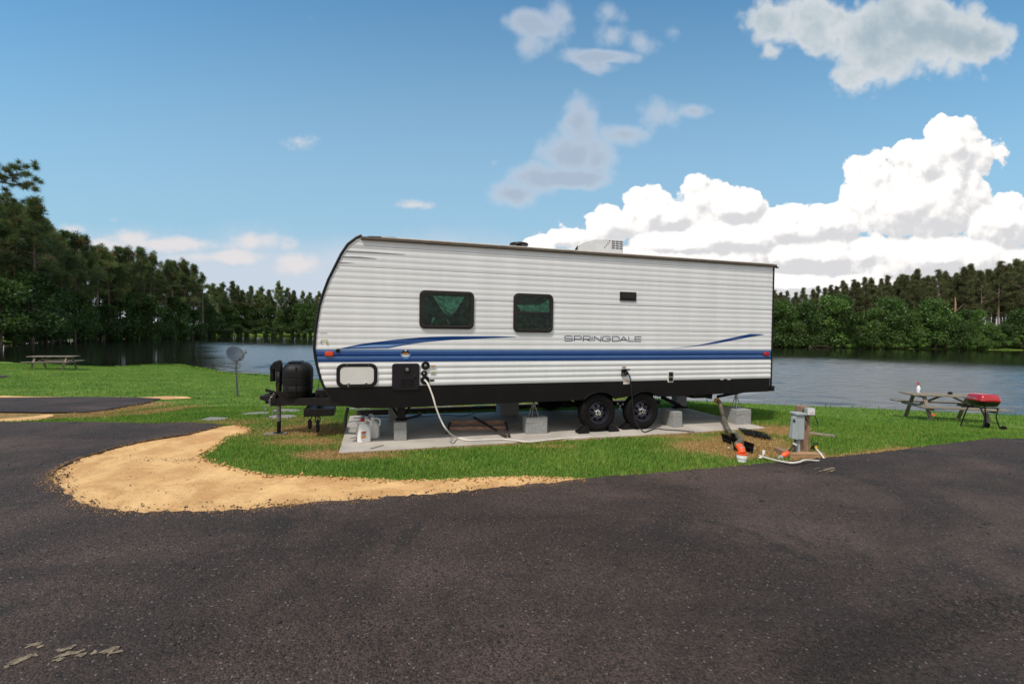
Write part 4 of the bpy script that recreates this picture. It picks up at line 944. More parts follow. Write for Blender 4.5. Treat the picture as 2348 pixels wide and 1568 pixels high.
m_ = MB(); m_.prism([(ua-.14, bz), (ub, bz), (ub, bz+.095), (ua-.06, bz+.095)], wA-.012, wA-.002); gr = m_.build('grille', 'frame_grey', ac)
m_ = MB()
for k in range(11): u_ = ua-.06+(ub-ua+.04)*k/11; m_.beam((u_, wA-.015, bz+.02), (u_+.03, wA-.015, bz+.08), .006, .016)
m_.build('grille_slot', 'trim_black', gr)
m_ = MB(); m_.prism([(uA[0][0], bz), (uA[1][0], bz), (uA[1][0], uA[1][1]-.01)], wA-.01, wA-.002); m_.build('grille', 'frame_grey', ac)
# roof vents
u_, z_ = T(1190, 562, .9); m_ = MB(); m_.lathe([(.05, 3.20), (.05, z_-.02), (.165, z_-.015), (.18, z_+.005), (.17, z_+.028), (.10, z_+.045), (.01, z_+.05)], (u_, .9, 0), 'Z', 24); m_.build('roof_vent', 'trim_black', TR, smooth=True)
u_, z_ = T(1698, 597, .9); m_ = MB(); m_.box((u_, .9, 3.24), (.42, .42, .06)); m_.add([(u_-.3, .65, 3.25), (u_+.24, .65, 3.25), (u_+.24, 1.15, 3.25), (u_-.3, 1.15, 3.25), (u_+.02, .70, 3.36), (u_+.14, .70, 3.36), (u_+.14, 1.1, 3.36), (u_+.02, 1.1, 3.36)], [(0, 1, 5, 4), (1, 2, 6, 5), (2, 3, 7, 6), (3, 0, 4, 7), (4, 5, 6, 7)]); m_.build('roof_vent', 'body_white', TR, bevel=.01)
# rear bumper, drain, stabilisers
m_ = MB(); m_.box((UR+.10, 1.22, .70), (.11, 2.36, .105)); m_.box((UR-.15, .45, .69), (.5, .07, .09)); m_.box((UR-.15, 1.99, .69), (.5, .07, .09)); m_.build('rear_bumper', 'trim_black', TR, bevel=.004)
u_, z_ = T(1640, 918, .25)
m_ = MB(); m_.tube([(u_-.30, .5, .60), (u_-.2, .42, .56), (u_-.05, .28, .535)], .05, 12); m_.box((u_-.30, .5, .56), (.25, .25, .12)); m_.tube([(u_+.1, .3, .53), (u_+.9, .35, .63)], .03, 10); dr = m_.build('drain_valve', 'black_plastic', TR, smooth=True)
def zz3(x_, y_): return (1488.5+x_*.1855, 813.2+y_*.1855)
# scissor jacks (one leg onto the block at the front, others behind)
def scissor(u, w_, top, bot, name='stabiliser_jack'):
    m_ = MB(); h = top-bot; m_.box((u, w_, top-.015), (.34, .10, .03)); m_.box((u, w_, bot+.012), (.16, .14, .024)); m_.beam((u-.16, w_, top-h*.15), (u-.02, w_, bot+.02), .05, .03); m_.beam((u+.16, w_, top-h*.15), (u+.02, w_, bot+.02), .05, .03); m_.tube([(u-.2, w_, top-h*.25), (u+.2, w_, top-h*.25)], .012, 8)
    return m_.build(name, 'chassis', TR)
scissor(-3.42, .32, .62, .33); scissor(-3.42, 2.1, .62, .33)
m_ = MB(); m_.box((-3.42, .32, .50), (.12, .10, .32)); m_.build('jack_leg', 'trim_black', TR, bevel=.004)
m_ = MB(); m_.beam((1.5, .25, .56), (2.02, .45, .36), .09, .05); m_.box((2.0, .4, .33), (.26, .16, .03)); m_.build('stabiliser_jack', 'chassis', TR, bevel=.003)
# tongue
uc, zc = T(597, 913, 1.22); zb = .555
m_ = MB(); ut = -5.45
for s_ in (-1, 1): m_.beam((ut, 1.22+s_*.04, zb+.01), (-4.0, 1.22+s_*.80, zb+.06), .06, .125)
m_.box((-5.40, 1.22, zb), (.22, .22, .12)); m_.box((-4.75, 1.22, zb+.02), (.06, .70, .10)); tg = m_.build('tongue_frame', 'trim_black', TR, bevel=.004)
m_ = MB(); m_.add([(uc, 1.17, .60), (uc, 1.27, .60), (uc, 1.27, .665), (uc, 1.17, .665), (-5.42, 1.10, .53), (-5.42, 1.34, .53), (-5.42, 1.34, .69), (-5.42, 1.10, .69)], [(0, 1, 2, 3), (4, 7, 6, 5), (0, 4, 5, 1), (2, 6, 7, 3), (0, 3, 7, 4), (1, 5, 6, 2)]); m_.beam((-5.62, 1.22, .67), (-5.40, 1.22, .715), .05, .03); m_.box((-5.55, 1.22, .56), (.10, .12, .06)); m_.build('coupler', 'trim_black', TR, bevel=.012)
# tongue jack
uj = T(639.4, 993.8, 1.22)[0]
m_ = MB(); m_.lathe([(.036, .22), (.036, .60)], (uj, 1.22, 0), 'Z', 16); jk = m_.build('tongue_jack', 'galv', TR, smooth=True)
m_ = MB(); m_.lathe([(.045, .55), (.045, .80), (.05, .82), (.05, 1.06), (.04, 1.10)], (uj, 1.22, 0), 'Z', 16); m_.build('jack_tube', 'black_gloss', jk, smooth=True)
m_ = MB(); m_.prism([(uj-.135, 1.10), (uj-.125, 1.16), (uj-.07, 1.235), (uj-.0, 1.262), (uj+.035, 1.25), (uj+.052, 1.18), (uj+.052, 1.07), (uj-.04, 1.07), (uj-.05, 1.10)], 1.15, 1.29); m_.build('jack_head', 'black_plastic', jk, bevel=.02, smooth=True)
m_ = MB(); m_.lathe([(.038, .90), (.042, .91), (.042, 1.11)], (uj-.095, 1.22, 0), 'Z', 14); m_.build('jack_motor', 'black_plastic', jk, smooth=True)
m_ = MB(); m_.lathe([(.03, .02), (.034, .05), (.034, .24)], (uj, 1.22, 0), 'Z', 14); m_.lathe([(.085, .012), (.085, .026), (.04, .035)], (uj, 1.22, 0), 'Z', 18); m_.build('jack_foot', 'trim_black', jk, smooth=True)
m_ = MB(); m_.beam((-5.60, 1.2, .76), (-5.36, 1.16, .68), .03, .05); m_.box((-5.33, 1.16, .68), (.12, .06, .10)); m_.build('latch_lever', 'trim_black', jk, bevel=.004)
# propane cover: two bottles under one ribbed shell
uu, _z = T(683.5, 870, 1.22); rw = .235
m_ = MB(); lv = [(.64, .90), (.66, .93), (.745, .96), (.75, .985), (.835, .985), (.84, .972), (.85, .972), (.855, .995), (.955, 1.0), (.96, .985), (.97, .985), (.975, 1.01), (1.07, 1.01), (1.11, .985), (1.15, .92), (1.185, .82), (1.21, .70), (1.222, .52), (1.228, .3)]
vs = []; fs = []; n_ = 40
for z, k in lv:
    for i in range(n_):
        a = 2*PI*i/n_; cx_ = rw*k*math.copysign(abs(math.cos(a))**.62, math.cos(a)); cy_ = .30*k*math.copysign(abs(math.sin(a))**.8, math.sin(a))
        vs.append((uu+cx_, 1.22+cy_, z))
for i in range(len(lv)-1):
    for j in range(n_): fs.append((i*n_+j, i*n_+(j+1) % n_, (i+1)*n_+(j+1) % n_, (i+1)*n_+j))
fs += [tuple(range(n_))[::-1], tuple(range((len(lv)-1)*n_, len(lv)*n_))]; m_.add(vs, fs); pc = m_.build('propane_cover', 'black_plastic', TR, smooth=True)
m_ = MB(); m_.box((uu-.03, 1.22, 1.232), (.20, .36, .014)); m_.build('cover_lid', 'black_plastic', pc, bevel=.005)
m_ = MB(); m_.box((uu+.01, .925, .93), (.008, .02, .48)); m_.build('cover_seam', 'trim_black', pc)
m_ = MB(); m_.box((-4.72, 1.05, .70), (.14, .30, .14)); m_.lathe([(.022, -.012), (.022, .0)], (-4.76, .895, .70), 'Y', 12); m_.build('battery_box', 'trim_black', TR, bevel=.008)
m_ = MB(); m_.tube(smoothpath([(-4.76, 1.0, .78), (-4.73, .95, .95), (-4.66, .9, 1.25)]), .006, 6); m_.tube(smoothpath([(-4.65, 1.0, .78), (-4.64, .95, .95), (-4.63, .9, 1.2)]), .006, 6); m_.build('gas_line', 'cable', TR, smooth=True)
# folded step box under the tongue
u0 = T(697, 943, .75)[0]; u1 = T(766, 943, .75)[0]; m_ = MB(); m_.box(((u0+u1)/2, .95, .425), (u1-u0, .5, .12)); m_.build('tongue_tray', 'trim_black', TR, bevel=.006)
# safety chain
def chain(pts, r=.018, th=.0045):
    p = smoothpath(pts, 10); mb = MB(); acc = 0; last = p[0]; k = 0
    for i in range(1, len(p)):
        if (p[i]-last).length > r*1.5:
            c_ = (p[i]+last)/2; d = (p[i]-last).normalized(); side = d.cross(Vector((0, 1, 0) if k % 2 else (1, 0, .3))).normalized(); lk = [c_+d*r*1.25*math.cos(a)+side*r*.65*math.sin(a) for a in np.linspace(0, 2*PI, 11)]; mb.tube(lk, th, 5, False); last = p[i]; k += 1
    return mb
chain([(-5.44, 1.04, .72), (-5.50, 1.02, .62), (-5.49, 1.0, .52), (-5.44, 1.0, .40), (-5.50, 1.0, .32), (-5.56, 1.0, .40), (-5.58, 1.05, .52)]).build('safety_chain', 'galv', TR, smooth=True)
m_ = MB()
def hang(px, py0, py1, w_):
    u_, z0_ = T(px, py0, w_); _, z1_ = T(px, py1, w_); return u_, z0_, z1_
u_, a, b = hang(712, 943, 980, .8); m_.tube(smoothpath([(u_+.04, .8, a), (u_+.02, .8, (a+b)/2+.04), (u_, .8, b+.13)]), .008, 6); m_.lathe([(.018, b-.02), (.032, b+.02), (.034, b+.10), (.016, b+.14)], (u_-.01, .8, 0), 'Z', 12); m_.build('trailer_plug', 'black_plastic', TR, smooth=True)
m_ = MB(); u_, a, b = hang(729, 943, 990, .8); m_.tube([(u_, .8, a), (u_, .8, b+.2)], .008, 6); m_.lathe([(.016, b-.01), (.03, b+.03), (.03, b+.13), (.022, b+.2)], (u_, .8, 0), 'Z', 12); pg = m_.build('trailer_plug', 'black_plastic', TR, smooth=True)
m_ = MB(); m_.tube([(u_-.03, .78, b+.28), (u_-.04, .78, b+.18), (u_+.02, .77, b+.12), (u_+.04, .78, b+.22), (u_, .79, b+.30), (u_-.03, .78, b+.26)], .012, 8); m_.build('plug_strap', 'teal', pg, smooth=True)
m_ = MB(); u_, a, b = hang(793, 935, 980, .45); m_.tube([(u_+.03, .45, a), (u_, .45, a-.15), (u_-.01, .45, b)], .026, 10); m_.build('drain_pipe', 'cable', TR, smooth=True)
m_ = MB(); m_.tube(smoothpath([(-4.3, .3, .62), (-4.1, .3, .55), (-3.9, .3, .57), (-3.75, .3, .60)]), .008, 6); m_.build('cable_loop', 'cable', TR, smooth=True)

# ------------------------------------------------------------------ things on the slab
def block(u, w_, z, lu, lw, h, label, group='grey concrete blocks under the trailer', seam_=False):
    p = UW(u, w_, z); m_ = MB(); m_.box((0, 0, h/2), (lu, lw, h)); o = m_.build('concrete_block', 'block', None, bevel=.004, loc=p, rz=ANG+random.uniform(-.03, .03)); return tag(o, label, 'concrete block', group)
ZP = .0205
def corner(px, py): return PUW(px, py)
u_, w_ = corner(1206.5, 995.7); B1 = (u_+.195, w_+.10)
block(*B1, ZP, .39, .20, .19, 'grey concrete block lying below the folding jack stand in the middle of the slab')
block(*B1, ZP+.191, .39, .20, .095, 'thin grey cap block right under the jack stand in the middle of the slab')
u_, w_ = corner(903, 1011); B2 = (u_+.10, w_+.20)
block(*B2, ZP, .195, .40, .19, 'grey concrete block set end-on right of the white jugs, lower of two')
block(*B2, ZP+.191, .195, .40, .10, 'thin grey cap block set end-on right of the white jugs, under the front jack')
u_, w_ = corner(1543.6, 980); B3 = (u_+.10, w_+.20)
block(*B3, ZP, .195, .40, .19, 'grey concrete block set end-on just behind the rear wheel, lower of two')
block(*B3, ZP+.191, .195, .40, .10, 'thin grey cap block just behind the rear wheel, under the stabiliser')
u_, w_ = corner(1690, 973.5); B4 = (u_+.17, w_+.10)
block(B4[0], B4[1], ZP, .34, .195, .19, 'grey block at the right end of the slab, front one of the pair')
block(B4[0], B4[1]+.20, ZP, .34, .195, .19, 'grey block at the right end of the slab, back one of the pair')
block(B4[0], B4[1]+.10, ZP+.191, .34, .40, .095, 'wide cap block under the tripod jack stand at the right end')
u_, w_ = corner(1148, 953); block(u_+.2, w_+.2, ZP, .40, .40, .20, 'dark shaded block deep under the trailer behind the jack stand, lower one'); block(u_+.2, w_+.2, ZP+.201, .40, .40, .19, 'dark shaded block deep under the trailer behind the jack stand, upper one')
u_, w_ = corner(1552, 939); block(u_+.13, w_+.1, ZP, .28, .20, .20, 'dark shaded block at the back of the slab behind the rear wheels, lower one'); block(u_+.13, w_+.1, ZP+.201, .28, .20, .20, 'dark shaded block at the back of the slab behind the rear wheels, upper one')
u_, w_ = corner(890, 966); block(u_+.12, w_+.1, ZP, .22, .20, .20, 'shaded block behind the white jugs under the far front jack, lower one'); block(u_+.12, w_+.1, ZP+.201, .22, .20, .11, 'shaded block behind the white jugs under the far front jack, upper one')
def jackstand(u, w_, z, h, label):
    t = thing('jack_stand', label, 'jack stand', UW(u, w_, z), ANG+.2, 'metal jack stands on the blocks')
    for k in range(4):
        a = PI/4+k*PI/2; m_ = MB(); m_.beam((.085*math.cos(a)*1.1, .085*math.sin(a), .004), (.014*math.cos(a), .014*math.sin(a), h*.93), .016, .006, (math.cos(a+1.57), math.sin(a+1.57), 0)); m_.build('leg', 'galv', t)
    m_ = MB(); m_.box((0, 0, .004), (.19, .15, .006)); m_.build('base', 'galv', t)
    m_ = MB(); m_.lathe([(.016, h*.55), (.016, h)], (0, 0, 0), 'Z', 10); m_.box((0, 0, h+.008), (.08, .04, .016)); m_.build('post', 'galv', t)
jackstand(B1[0]-.03, B1[1], ZP+.287, .25, 'small silver A-shaped jack stand on the block in the middle of the slab')
jackstand(B4[0]-.02, B4[1]+.1, ZP+.287, .27, 'silver jack stand with splayed legs on the block at the right end')
# wheel chocks
def chock(u, w_, s_, label):
    p = UW(u, w_, ZP); m_ = MB(); m_.prism([(0, 0), (.20*s_, 0), (.20*s_, .03), (.03*s_, .14), (0, .10)], -.08, .08); o = m_.build('wheel_chock', 'black_plastic', None, bevel=.006, loc=p, rz=ANG); tag(o, label, 'wheel chock', 'black wheel chocks')
chock(-.22, .0, -1, 'black wedge chock before the front wheel of the pair'); chock(.19, .02, 1, 'black wedge chock behind the front wheel of the pair'); chock(.72, .12, -1, 'black wedge chock before the rearmost wheel')
# jugs
def jug(px, py, label, capm, s_=1.0, sq=False, rot=0.3, labels=True):
    u_, w_ = PUW(px, py); t = thing('plastic_jug', label, 'jug', UW(u_, w_+.08, ZP), ANG+rot, 'white plastic jugs at the slab corner')
    vs = []; fs = []; n_ = 32; lv = [(0, .92), (.008, 1.0), (.15, 1.0), (.20, .97), (.25, .82), (.285, .55), (.30, .26), (.315, .25), (.33, .25)]
    for z, k in lv:
        for i in range(n_):
            a = 2*PI*i/n_; pw = .6 if (sq or k > .8) else 1.0; cx_ = .10*k*math.copysign(abs(math.cos(a))**pw, math.cos(a)); cy_ = .075*k*math.copysign(abs(math.sin(a))**pw, math.sin(a)); sh = .0 if k > .9 else -.03*(1-k)
            vs.append(((cx_+sh)*s_, cy_*s_, z*s_))
    for i in range(len(lv)-1):
        for j in range(n_): fs.append((i*n_+j, i*n_+(j+1) % n_, (i+1)*n_+(j+1) % n_, (i+1)*n_+j))
    fs += [tuple(range(n_))[::-1], tuple(range((len(lv)-1)*n_, len(lv)*n_))]; m_ = MB(); m_.add(vs, fs); m_.build('bottle', 'jug', t, smooth=True)
    m_ = MB(); m_.lathe([(.032*s_, .325*s_), (.032*s_, .36*s_), (.026*s_, .365*s_)], (-.022*s_, 0, 0), 'Z', 14); m_.build('cap', capm, t, smooth=True)
    m_ = MB(); m_.tube(smoothpath([(.085*s_, 0, .20*s_), (.108*s_, 0, .25*s_), (.10*s_, 0, .31*s_), (.05*s_, 0, .345*s_), (-.005*s_, 0, .33*s_)]), .014*s_, 8); m_.build('handle', 'jug', t, smooth=True)
    if labels:
        m_ = MB(); m_.box((-.02, -.0765*s_, .12*s_), (.10*s_, .002, .13*s_)); lb = m_.build('paper_label', 'sticker_white', t)
        m_ = MB(); m_.box((-.025, -.0785*s_, .095*s_), (.07*s_, .002, .04*s_)); m_.build('label_picture', 'sticker_orange', lb)
        m_ = MB(); m_.box((-.025, -.0785*s_, .165*s_), (.07*s_, .002, .022*s_)); m_.build('label_picture', 'red', lb)
        m_ = MB()
        for k_ in range(3): m_.box((-.025, -.0785*s_, (.128+.008*k_)*s_), (.06*s_, .002, .003*s_))
        m_.build('label_text', 'trim_black', lb)
    return t
jug(834, 1015, 'white jug with red cap and printed label at the front of the group', 'red', 1.0)
jug(857, 1005, 'plain white jug with square body behind the labelled jug', 'jug', .92, True, -.2, False)
jug(843, 1000, 'white jug with dark blue cap mostly hidden behind the others', 'navy', 1.0, False, .5, False)
u_, w_ = PUW(822, 1010); t = thing('spray_bottle', 'slim red and white spray bottle leaning beside the labelled jug', 'spray bottle', UW(u_, w_+.05, ZP), ANG)
m_ = MB(); m_.lathe([(.030, 0), (.033, .01), (.033, .14), (.026, .19), (.014, .22), (.014, .25)], (0, 0, 0), 'Z', 16); m_.build('bottle', 'red', t, smooth=True)
m_ = MB(); m_.lathe([(.0345, .05), (.0345, .13)], (0, 0, 0), 'Z', 16); m_.build('paper_label', 'sticker_white', t, smooth=True)
m_ = MB(); m_.prism([(-.04, .25), (.03, .25), (.04, .28), (.02, .30), (-.05, .295)], -.014, .014); m_.build('trigger_head', 'jug', t, bevel=.004)
# wooden ramp frame
a_ = UW(*PUW(1024, 997)); bW = UW(*PUW(1167.5, 1004)); cW = UW(*PUW(1159, 976)); dW = UW(*PUW(1032, 977))
t = thing('wooden_step_frame', 'low open frame with two pinkish boards lying on the slab', 'wooden frame', (0, 0, 0))
m_ = MB(); m_.beam(a_+Vector((0, 0, .05)), dW+Vector((0, 0, .09)), .035, .035); m_.build('side_rail', 'dark_wood', t, bevel=.003)
m_ = MB(); m_.beam(bW+Vector((0, 0, .05)), cW+Vector((0, 0, .09)), .035, .035); m_.build('side_rail', 'dark_wood', t, bevel=.003)
m_ = MB(); m_.beam(dW+Vector((0, 0, .085)), cW+Vector((0, 0, .085)), .035, .085); m_.build('board', 'pink_wood', t, bevel=.003)
f1 = dW.lerp(a_, .45); f2 = cW.lerp(bW, .3); m_ = MB(); m_.beam(f1+Vector((.0, 0, .045)), f2+Vector((0, 0, .045)), .035, .07); m_.build('board', 'pink_wood', t, bevel=.003)
p_ = UW(*PUW(1087, 972)); q_ = UW(*PUW(1161, 1005)); m_ = MB(); m_.beam(p_+Vector((0, 0, .15)), q_+Vector((0, 0, .06)), .05, .025); tag(m_.build('plank', 'dark_wood', bevel=.002), 'dark narrow plank leaning across the frame of pinkish boards', 'plank')
p_ = UW(*PUW(930, 962)); q_ = UW(*PUW(965, 952)); m_ = MB(); m_.beam(p_+Vector((0, 0, .04)), q_+Vector((0, 0, .04)), .04, .03); tag(m_.build('stick', 'dark_wood', bevel=.002), 'short brown stick lying behind the front block', 'stick')
p_ = UW(*PUW(850, 1029)); q_ = UW(*PUW(879, 1021)); m_ = MB(); m_.beam(p_+Vector((0, 0, .02)), q_+Vector((0, 0, .02)), .03, .02); tag(m_.build('stick', 'old_wood', bevel=.002), 'thin pale stick at the front corner of the slab', 'stick')
# landscape timber behind the slab and stepping stones
t = MB(); t.beam(UW(-4.2, 2.68, .05), UW(3.1, 2.68, .05), .12, .12); tag(t.build('landscape_timber', 'dark_wood', bevel=.01), 'long dark landscape timber along the back edge of the slab', 'timber')
def step(px, py, rx, ry, label, sq=False, z=None):
    p = G(px, py); vs = []; n_ = 18
    m_ = MB(); loop = []
    for i in range(n_):
        a = 2*PI*i/n_; pw = .55 if sq else .9
        loop.append((rx*math.copysign(abs(math.cos(a))**pw, math.cos(a))*(1+random.uniform(-.05, .05)), ry*math.copysign(abs(math.sin(a))**pw, math.sin(a))*(1+random.uniform(-.05, .05))))
    vs = [(x_, y_, -.03) for x_, y_ in loop]+[(x_, y_, .022) for x_, y_ in loop]
    m_.add(vs, [tuple(range(n_))[::-1], tuple(range(n_, 2*n_))]+[(i, (i+1) % n_, (i+1) % n_+n_, i+n_) for i in range(n_)])
    tag(m_.build('stepping_stone', 'stone', bevel=.006, loc=p, rz=random.uniform(-.2, .4)), label, 'stepping stone', 'flat stepping stones around the trailer nose')
step(492.6, 962, .22, .15, 'small pale stepping stone farthest left beside the sand tip', True)
step(587, 949, .26, .13, 'narrow stepping stone left of the hitch coupler')
step(646, 957, .28, .18, 'rounded stepping stone nearest the tongue jack, just above its foot')
step(657, 943, .32, .18, 'stepping stone seen behind the tongue jack under the propane cover', True)
step(1120, 934, .35, .18, 'grey paving stone behind the slab left of the dark block', True); step(930, 934, .32, .16, 'grey paving stone behind the slab beside the front jack', True); step(1010, 933, .32, .16, 'grey paving stone behind the slab right of the falling hose', True); step(1225, 932, .35, .18, 'grey paving stone behind the slab near the middle jack stand', True); step(825, 939, .34, .2, 'grey paving stone behind the slab near its left corner', True); step(1400, 928, .35, .18, 'grey paving stone behind the slab between the wheels', True)
m_ = MB(); m_.box((0, 0, .05), (.36, .17, .02)); tag(m_.build('wood_plate', 'old_wood', bevel=.003, loc=UW(uj-.05, 1.2, -.04), rz=ANG), 'small board under the foot of the tongue jack', 'board')
p_ = G(1885, 1000); m_ = MB(); m_.beam((-.20, .08, .03), (.18, -.08, .015), .10, .06); tag(m_.build('log', 'old_wood', bevel=.02, loc=p_, rz=0), 'pale half-buried timber in the grass right of the electric post', 'log')

# ------------------------------------------------------------------ hoses and cables
def z1p(x_, y_): return (580.9+x_*.2165, 769.7+y_*.2165)
def z2p(x_, y_): return (1052.8+x_*.2165, 798.7+y_*.2165)
def air(p, w_): u_, z_ = T(*p, w_); return UW(u_, w_, z_)
def grd(p, z=.035): q = P(*p, z); return Vector(q)
pts = [air(z1p(1817,470), -.03), air(z1p(1850,512), -.12), air(z1p(1900,640), -.22), air(z1p(1935,760), -.27), air(z1p(1990,900), -.30), air(z1p(2060,1010), -.32), grd(z1p(2160,1080), .05), grd(z1p(2290,1108), .035)]+[grd(z2p(*q), .035) for q in ((0,945),(80,972),(330,965),(480,962),(600,976),(750,990))]+[grd(z2p(950,968), .03), grd(z2p(1200,945), .028), grd(z2p(1400,935), .028)]
m_ = MB(); m_.tube(smoothpath(pts, 8), .0135, 10); tag(m_.build('water_hose', 'hose_white', smooth=True), 'white water hose hanging from the trailer inlet down to the slab', 'hose')
pts = [air((1433,853), -.11), air(z2p(1790,268), -.13), air(z2p(1815,340), -.12), air(z2p(1835,560), -.11), air(z2p(1850,700), -.10), air(z2p(1880,800), -.12), air(z2p(1930,860), -.13), grd(z2p(1965,884)), grd(z2p(2010,870)), grd(z2p(2080,848)), grd(z2p(2180,858)), grd(z2p(2348,868)), grd(zz3(560,952))]
m_ = MB(); m_.tube(smoothpath(pts, 7), .009, 8); tag(m_.build('extension_cable', 'cable', smooth=True), 'black power cable hanging in front of the rear wheel and along the slab', 'cord')
pts = [grd(z1p(1060, 868)), grd(z1p(1200,865)), grd(z1p(1420,858)), grd(z1p(1700,862)), grd(z1p(2000,840)), grd(z1p(2230,845)), grd(z1p(2348,815)), grd(z2p(200,670)), grd(z2p(420,655))]
m_ = MB(); m_.tube(smoothpath(pts, 6), .008, 6); tag(m_.build('extension_cable', 'cable', smooth=True), 'thin dark cable lying across the back of the slab under the trailer', 'cord')
# sewer hose with fittings, a thing of its own
t = thing('sewer_hose', 'olive ribbed sewer hose with yellow collar and clear orange elbow', 'sewer hose', (0, 0, 0))
s0 = air(zz3(840,572), .22); QE = grd(zz3(1145,1318), .0)
path = [s0, air(zz3(872,598), .12), air(zz3(900,700), .0), air(zz3(925,800), -.12), grd(zz3(965,905), .16), grd(zz3(1005,960), .12), grd(zz3(1050,965), .13), grd(zz3(1095,1000), .13), grd(zz3(1130,1060), .16), QE+Vector((.01, .16, .20)), QE+Vector((.005, .09, .19))]
sp = smoothpath(path, 22); rad = [.040+.0045*math.sin(i*2.2) for i in range(len(sp))]
m_ = MB(); m_.tube(sp, rad, 14); m_.build('hose', 'hose_olive', t, smooth=True)
m_ = MB(); d_ = (sp[3]-sp[0]).normalized(); m_.tube([s0-d_*.03, s0-d_*.02, s0+d_*.02, s0+d_*.03], [.045, .062, .062, .05], 16); m_.build('bayonet_collar', 'yellow', t, smooth=True)
e0 = sp[-1]; base = Vector(P(*zz3(1140, 1335), .0)); e1 = Vector((e0.x-.01, base.y+.03, .10))
m_ = MB(); m_.tube(smoothpath([e0, e0+Vector((-.002, -.055, -.012)), e0+Vector((-.004, -.088, -.07))], 5), [.052]*11, 16); m_.build('elbow', 'orange', t, smooth=True)
m_ = MB(); cc = Vector((QE.x, QE.y, .108)); m_.lathe([(.072, -.008), (.072, .014), (.05, .016)], cc, 'Z', 20); m_.build('elbow_ring', 'orange', t, smooth=True)
m_ = MB(); m_.lathe([(.036, -.002), (.036, .012), (.02, .02)], e0+Vector((0, -.092, .0)), 'Y', 16); m_.build('elbow_window', 'stone', t, smooth=True)
m_ = MB(); m_.lathe([(.062, -.16), (.062, -.05), (.072, -.05), (.072, -.004), (.058, -.004)], (cc.x, cc.y, cc.z-.006), 'Z', 20); tag(m_.build('sewer_pipe', 'jug', smooth=True), 'short white sewer pipe standing up at the asphalt edge', 'pipe')
for (x_, y_, lab, rr) in ((1010,1045,'round black hose support under the upper bend of the sewer hose', .10), (1165,1150,'black folding hose support straddling the lower sewer hose', .11)):
    c_ = grd(zz3(x_, y_), .07); m_ = MB()
    for k in range(7):
        for s_ in (-1, 1):
            m_.beam((s_*rr*.62, -.08+.027*k, -.08), (s_*rr*.95, -.075+.027*k, .08), .012, .05, (0, 1, 0))
            m_.beam((s_*rr*.95, -.08+.027*k, -.02), (s_*rr*.55, -.065+.027*k, .02), .01, .03)
    tag(m_.build('hose_support', 'black_plastic', loc=c_, rz=.2), lab, 'hose support', 'black sewer hose supports')
m_ = MB(); pts_ = [Vector(P(*zz3(*q), .0)) for q in ((1085,925),(1300,965),(1400,985),(1480,1065),(1380,1055),(1180,1010))]  # dark patch of thin black slivers strewn over the straw
for _ in range(260):
    a, b = random.random(), random.random(); p_ = pts_[0].lerp(pts_[2], a).lerp(pts_[5].lerp(pts_[3], a), b); d_ = (pts_[2]-pts_[0]).normalized()*random.uniform(.04, .12); d_ = Matrix.Rotation(random.gauss(0, .3), 3, 'Z') @ d_; m_.beam(p_+Vector((0, 0, .02+random.uniform(0, .03))), p_+d_+Vector((0, 0, .02+random.uniform(0, .04))), .012, .006)
tag(m_.build('dark_slivers', 'trim_black'), 'patch of thin black slivers in the straw beside the sewer hose', 'mulch', kind='stuff')

# ------------------------------------------------------------------ electric pedestal
pp = P(1849, 1043, 0); SY = pp[1]
def pz(x_, y_): d = ray(*zz3(x_, y_)); q = CAMC+d*((SY-.07-CAMC[1])/d[1]); return q[0], q[2]
t = thing('utility_post', 'brown wooden post carrying grey electric boxes at the road edge', 'utility post', (0, 0, 0))
xl, zt_ = pz(1872, 640); xr, _ = pz(1995, 650)
m_ = MB(); m_.box(((xl+xr)/2, SY, zt_/2-.05), (xr-xl, .14, zt_+.1)); m_.build('post', 'post_wood', t, bevel=.006)
yb = SY-.07
x0, z1 = pz(1790, 722); x1, z0 = pz(1872, 1035)
m_ = MB(); m_.box(((x0+x1)/2-.01, yb-.02, (z0+z1)/2), (x1-x0+.02, .14, z1-z0)); bx_ = m_.build('breaker_box', 'box_grey', t, bevel=.012)
m_ = MB(); m_.box(((x0+x1)/2-.012, yb-.03, z1+.004), (x1-x0+.05, .17, .03)); m_.build('lid', 'box_grey', bx_, bevel=.006)
x2, _ = pz(1683, 900); dz0 = pz(1700, 1010)[1]; dz1 = pz(1740, 750)[1]
m_ = MB(); A = Vector((x0, yb-.09, 0)); B = Vector((x2+.01, yb-.12, 0))
m_.add([(B.x+.035, B.y, dz1), (A.x, A.y, dz1), (A.x, A.y, dz1+.0), (B.x-.0, B.y-.04, dz0), (A.x-.01, A.y-.05, dz0-.02), (B.x+.035, B.y+.06, dz1), (A.x, A.y+.08, dz1), (B.x, B.y+.06, dz0), (A.x-.01, A.y+.03, dz0-.02)], [(0, 1, 4, 3), (5, 7, 8, 6), (0, 3, 7, 5), (1, 6, 8, 4), (0, 5, 6, 1), (3, 4, 8, 7)]); dr_ = m_.build('door', 'box_grey', bx_, bevel=.008)
f4x, f4z = pz(1718, 790)
def ribbon(mb, st, ox, oz, s_, y0, dydz=0.0, th=.22):
    for pl in st:
        for i in range(len(pl)-1):
            p = Vector(pl[i]); q = Vector(pl[i+1]); d = (q-p).normalized(); n_ = Vector((-d.y, d.x))*th/2; vs = []
            for e in (p-d*th*.3+n_, p-d*th*.3-n_, q+d*th*.3-n_, q+d*th*.3+n_): vs.append((ox+e.x*s_*.7, y0+dydz*(oz+e.y*s_), oz+e.y*s_))
            mb.add(vs, [(0, 1, 2, 3)])
